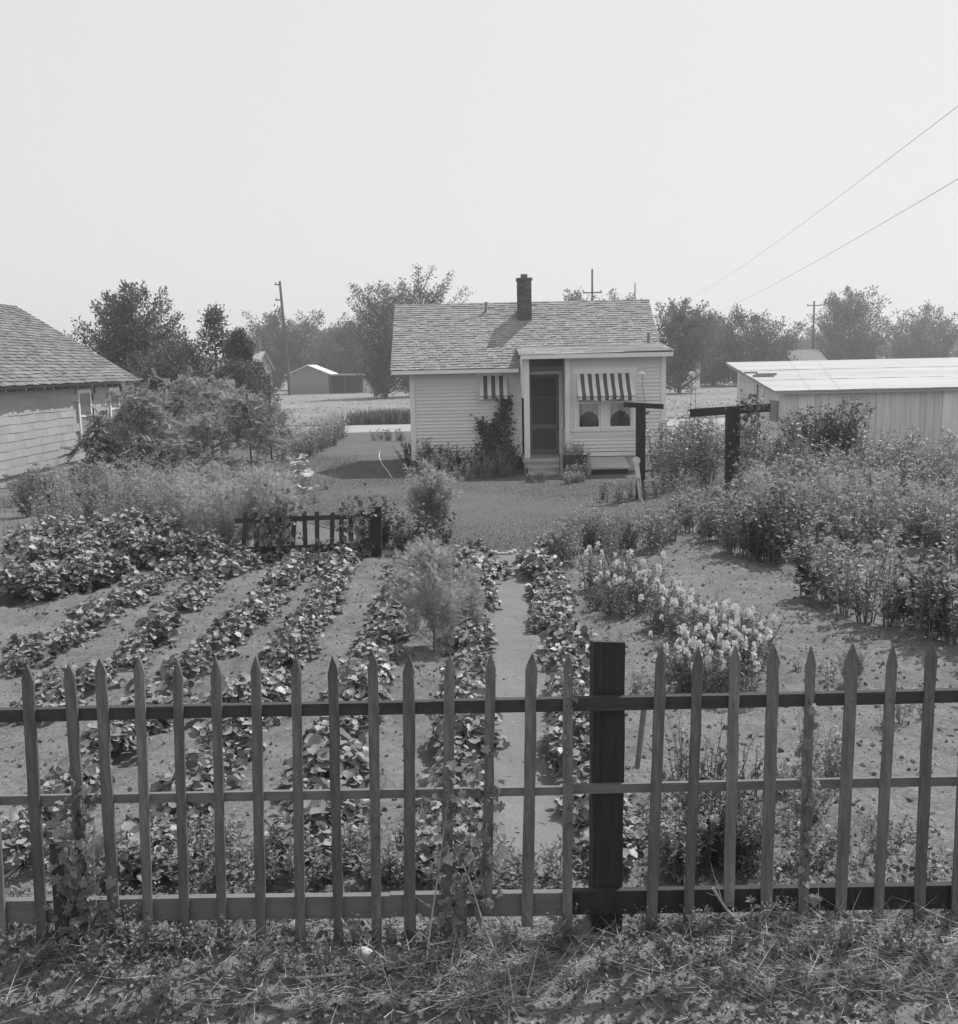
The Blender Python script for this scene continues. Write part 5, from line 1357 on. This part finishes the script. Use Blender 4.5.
def grass(name, lab, n, pos_fn, l0, l1, w, m, seed, lean=.5, cat='grass'):
    rng = np.random.default_rng(seed); x, y = pos_fn(rng, n); n = len(x)
    a = rng.uniform(0, 2 * math.pi, n); k = rng.uniform(0, lean * 2, n)
    d = nrm(np.stack([np.cos(a) * k, np.sin(a) * k, np.ones(n)], -1)); up = np.stack([np.cos(a + 2), np.sin(a + 2), 0 * a], -1)
    z = gh(x, y) + (.012 if name == 'lawn_grass' else -.003)
    s = rng.uniform(l0, l1, n); b = MB()
    b.scatter(BLADE, np.stack([x, y, z], -1), frames(d, up), np.stack([w * rng.uniform(.7, 1.3, n), s, s], -1))
    return stuff(name, b.mesh(name, M[m]), lab, cat)
def lawnpos(rng, n):
    y = 15.2 + 19 * rng.uniform(0, 1, n) ** 1.3; x = rng.uniform(-8, 7, n); k = (y > lawn_front(x) + rng.uniform(-.05, .25, n)) & ~((x > -1.6) & (x < 5) & (y > 28.5))
    return x[k], y[k]
grass('lawn_grass', 'short mown grass of the lawn', 170000, lawnpos, .02, .042, .009, 'blade', 1, .7)
def box_pos(x0, x1, y0, y1):
    def f(rng, n):
        x, y = rng.uniform(x0, x1, n), rng.uniform(y0, y1, n)
        k = vnoise(x * 1.1, y * 1.1, 50) + .35 * vnoise(x * 4, y * 4, 51) > rng.uniform(-.35, .35, n); return x[k], y[k]
    return f
grass('rough_grass', 'rough grass under the saplings left of the lawn', 26000, box_pos(-13, -3.2, 17.5, 33), .08, .28, .014, 'leafp', 2)
grass('rough_grass', 'rough grass between the right hand beds', 12000, box_pos(4.5, 15, 20, 30), .08, .25, .014, 'leafp', 3)
grass('verge_grass', 'short green grass and weeds in front of the picket fence', 16000, box_pos(-3, 3, 3.4, 5.6), .02, .07, .006, 'leaf', 4, .9)
def straw(rng, n):
    x = rng.uniform(-2.6, 2.6, n); y = 4.2 + rng.uniform(0, 1, n) ** 1.2 * .75
    k = np.exp(-((x - .05) / .24) ** 2) + .9 * np.exp(-((x - 1.75) / .55) ** 2) + .3 * np.exp(-((x + .6) / .3) ** 2) * (y < 4.6) + .10 > rng.uniform(0, 1, n)
    return x[k], y[k]
def lying(name, lab, n, pos_fn, l0, l1, w, m, seed):
    rng = np.random.default_rng(seed); x, y = pos_fn(rng, n); n = len(x)
    d = nrm(rng.normal(0, 1, (n, 3)) * [1, .8, .22] + [0, 0, .08]); z = gh(x, y) + rng.uniform(.004, .05, n)
    s = rng.uniform(l0, l1, n); b = MB()
    b.scatter(BLADE, np.stack([x, y, z], -1), frames(d, nrm(rng.normal(0, .5, (n, 3)) + [0, 0, 1])), np.stack([w * rng.uniform(.6, 1.4, n), s, s * rng.uniform(-1, 2.5, n)], -1))
    return stuff(name, b.mesh(name, M[m]), lab, 'straw')
lying('dry_straw', 'tangle of dry straw on the ground in front of the fence', 13000, straw, .06, .3, .0028, 'straw', 5)
def soilpos(rng, n):
    x = rng.uniform(-7, 6, n); y = 4 + 12 * rng.uniform(0, 1, n) ** 1.5; k = y < lawn_front(x) - .2; return x[k], y[k]
lying('plant_litter', 'dead leaf scraps and twigs scattered over the garden soil', 6000, soilpos, .015, .07, .006, 'deadstem', 6)
def vergepos(rng, n): return rng.uniform(-3, 3, n), rng.uniform(3.4, 5.5, n)
def leaflitter(name, lab, n, m, seed, l0, l1, tm):
    rng = np.random.default_rng(seed); x, y = vergepos(rng, n); k = vnoise(x * 2, y * 2, 71) + .5 * vnoise(x * 6, y * 6, 72) > rng.uniform(-.5, .3, n); x, y = x[k], y[k]; n = len(x)
    s_ = rng.uniform(l0, l1, n); b = MB(); d = nrm(rng.normal(0, 1, (n, 3)) * [1, 1, .5] + [0, 0, .15])
    b.scatter(tm, np.stack([x, y, gh(x, y) + rng.uniform(0, .05, n)], -1), frames(d, nrm(rng.normal(0, .6, (n, 3)) + [0, 0, 1])), np.stack([s_ * .8, s_, s_ * rng.uniform(.5, 2.5, n)], -1))
    stuff(name, b.mesh(name, M[m], True), lab, 'ground cover')
leaflitter('ground_cover', 'small leafy ground cover along both sides of the fence foot', 9000, 'leafd', 61, .012, .034, BROAD)
leaflitter('ground_cover', 'lighter small leaves of the ground cover at the fence foot', 3500, 'crop', 62, .012, .036, IVY)
# clods
rng2 = np.random.default_rng(9); x, y = soilpos(rng2, 42000); n = len(x)
OCT = T([(1, 0, 0), (0, 1, 0), (-1, 0, 0), (0, -1, 0), (0, 0, .8), (0, 0, -.8)], [(0, 1, 4), (1, 2, 4), (2, 3, 4), (3, 0, 4), (1, 0, 5), (2, 1, 5), (3, 2, 5), (0, 3, 5)])
keep = np.abs(x - path_x(y)) > .25 * rng2.uniform(.2, 1.6, n); x, y = x[keep], y[keep]; n = len(x)
b = MB(); s = .005 + .024 * rng2.uniform(0, 1, n) ** 8
b.scatter(OCT, np.stack([x, y, gh(x, y) + s * .2], -1), frames(rnd_dirs(rng2, n), rnd_dirs(rng2, n)), np.stack([s * rng2.uniform(.6, 1.3, n), s, s * rng2.uniform(.5, 1, n)], -1))
stuff('soil_clods', b.mesh('soil_clods', M['soil']), 'clods and crumbs of dry soil between the plants', 'soil')
# field growth
def fieldpos(rng, n):
    y = 54 + 130 * rng.uniform(0, 1, n) ** 1.6; x = rng.uniform(-.42, .42, n) * y * 1.3
    k = vnoise(x / 3., y / 5., 60) + .5 * vnoise(x, y / 2, 61) > rng.uniform(-.2, .5, n); return x[k], y[k]
grass('field_weeds', 'dry weeds and stubble of the pale field beyond the road', 40000, fieldpos, .06, .2, .05, 'straw', 7, .6, 'weeds')
grass('field_weeds', 'low dark weeds dotted over the pale field', 6000, fieldpos, .1, .25, .08, 'leaf', 8, .8, 'weeds')
def clump(cx_, cy_, rx, ry):
    return lambda rng, n: (cx_ + rng.normal(0, rx, n), cy_ + rng.normal(0, ry, n))
g = G(388, 426)
grass('tall_grass', 'dark bank of tall grass at the far side of the road left of the cottage', 2600, clump(g[0], 54, 1.0, .3), .4, .85, .05, 'leaf', 9, .35)

# ------------------------------------------------------------------ the hazy summer air
b = MB(); b.box(-720, 720, -80, 950, -1.5, 26)
hm = bpy.data.materials.new('haze'); hm.use_nodes = True
N, L = hm.node_tree.nodes, hm.node_tree.links; N.clear()
o_ = N.new('ShaderNodeOutputMaterial'); v_ = N.new('ShaderNodeVolumePrincipled')
v_.inputs['Color'].default_value = g4(.92); v_.inputs['Density'].default_value = .0013; v_.inputs['Anisotropy'].default_value = .3
L.new(v_.outputs[0], o_.inputs['Volume'])
hz = link('haze', b.mesh('haze', [hm])); hz['kind'] = 'stuff'; hz['label'] = 'thin pale summer haze in the air'; hz['category'] = 'haze'
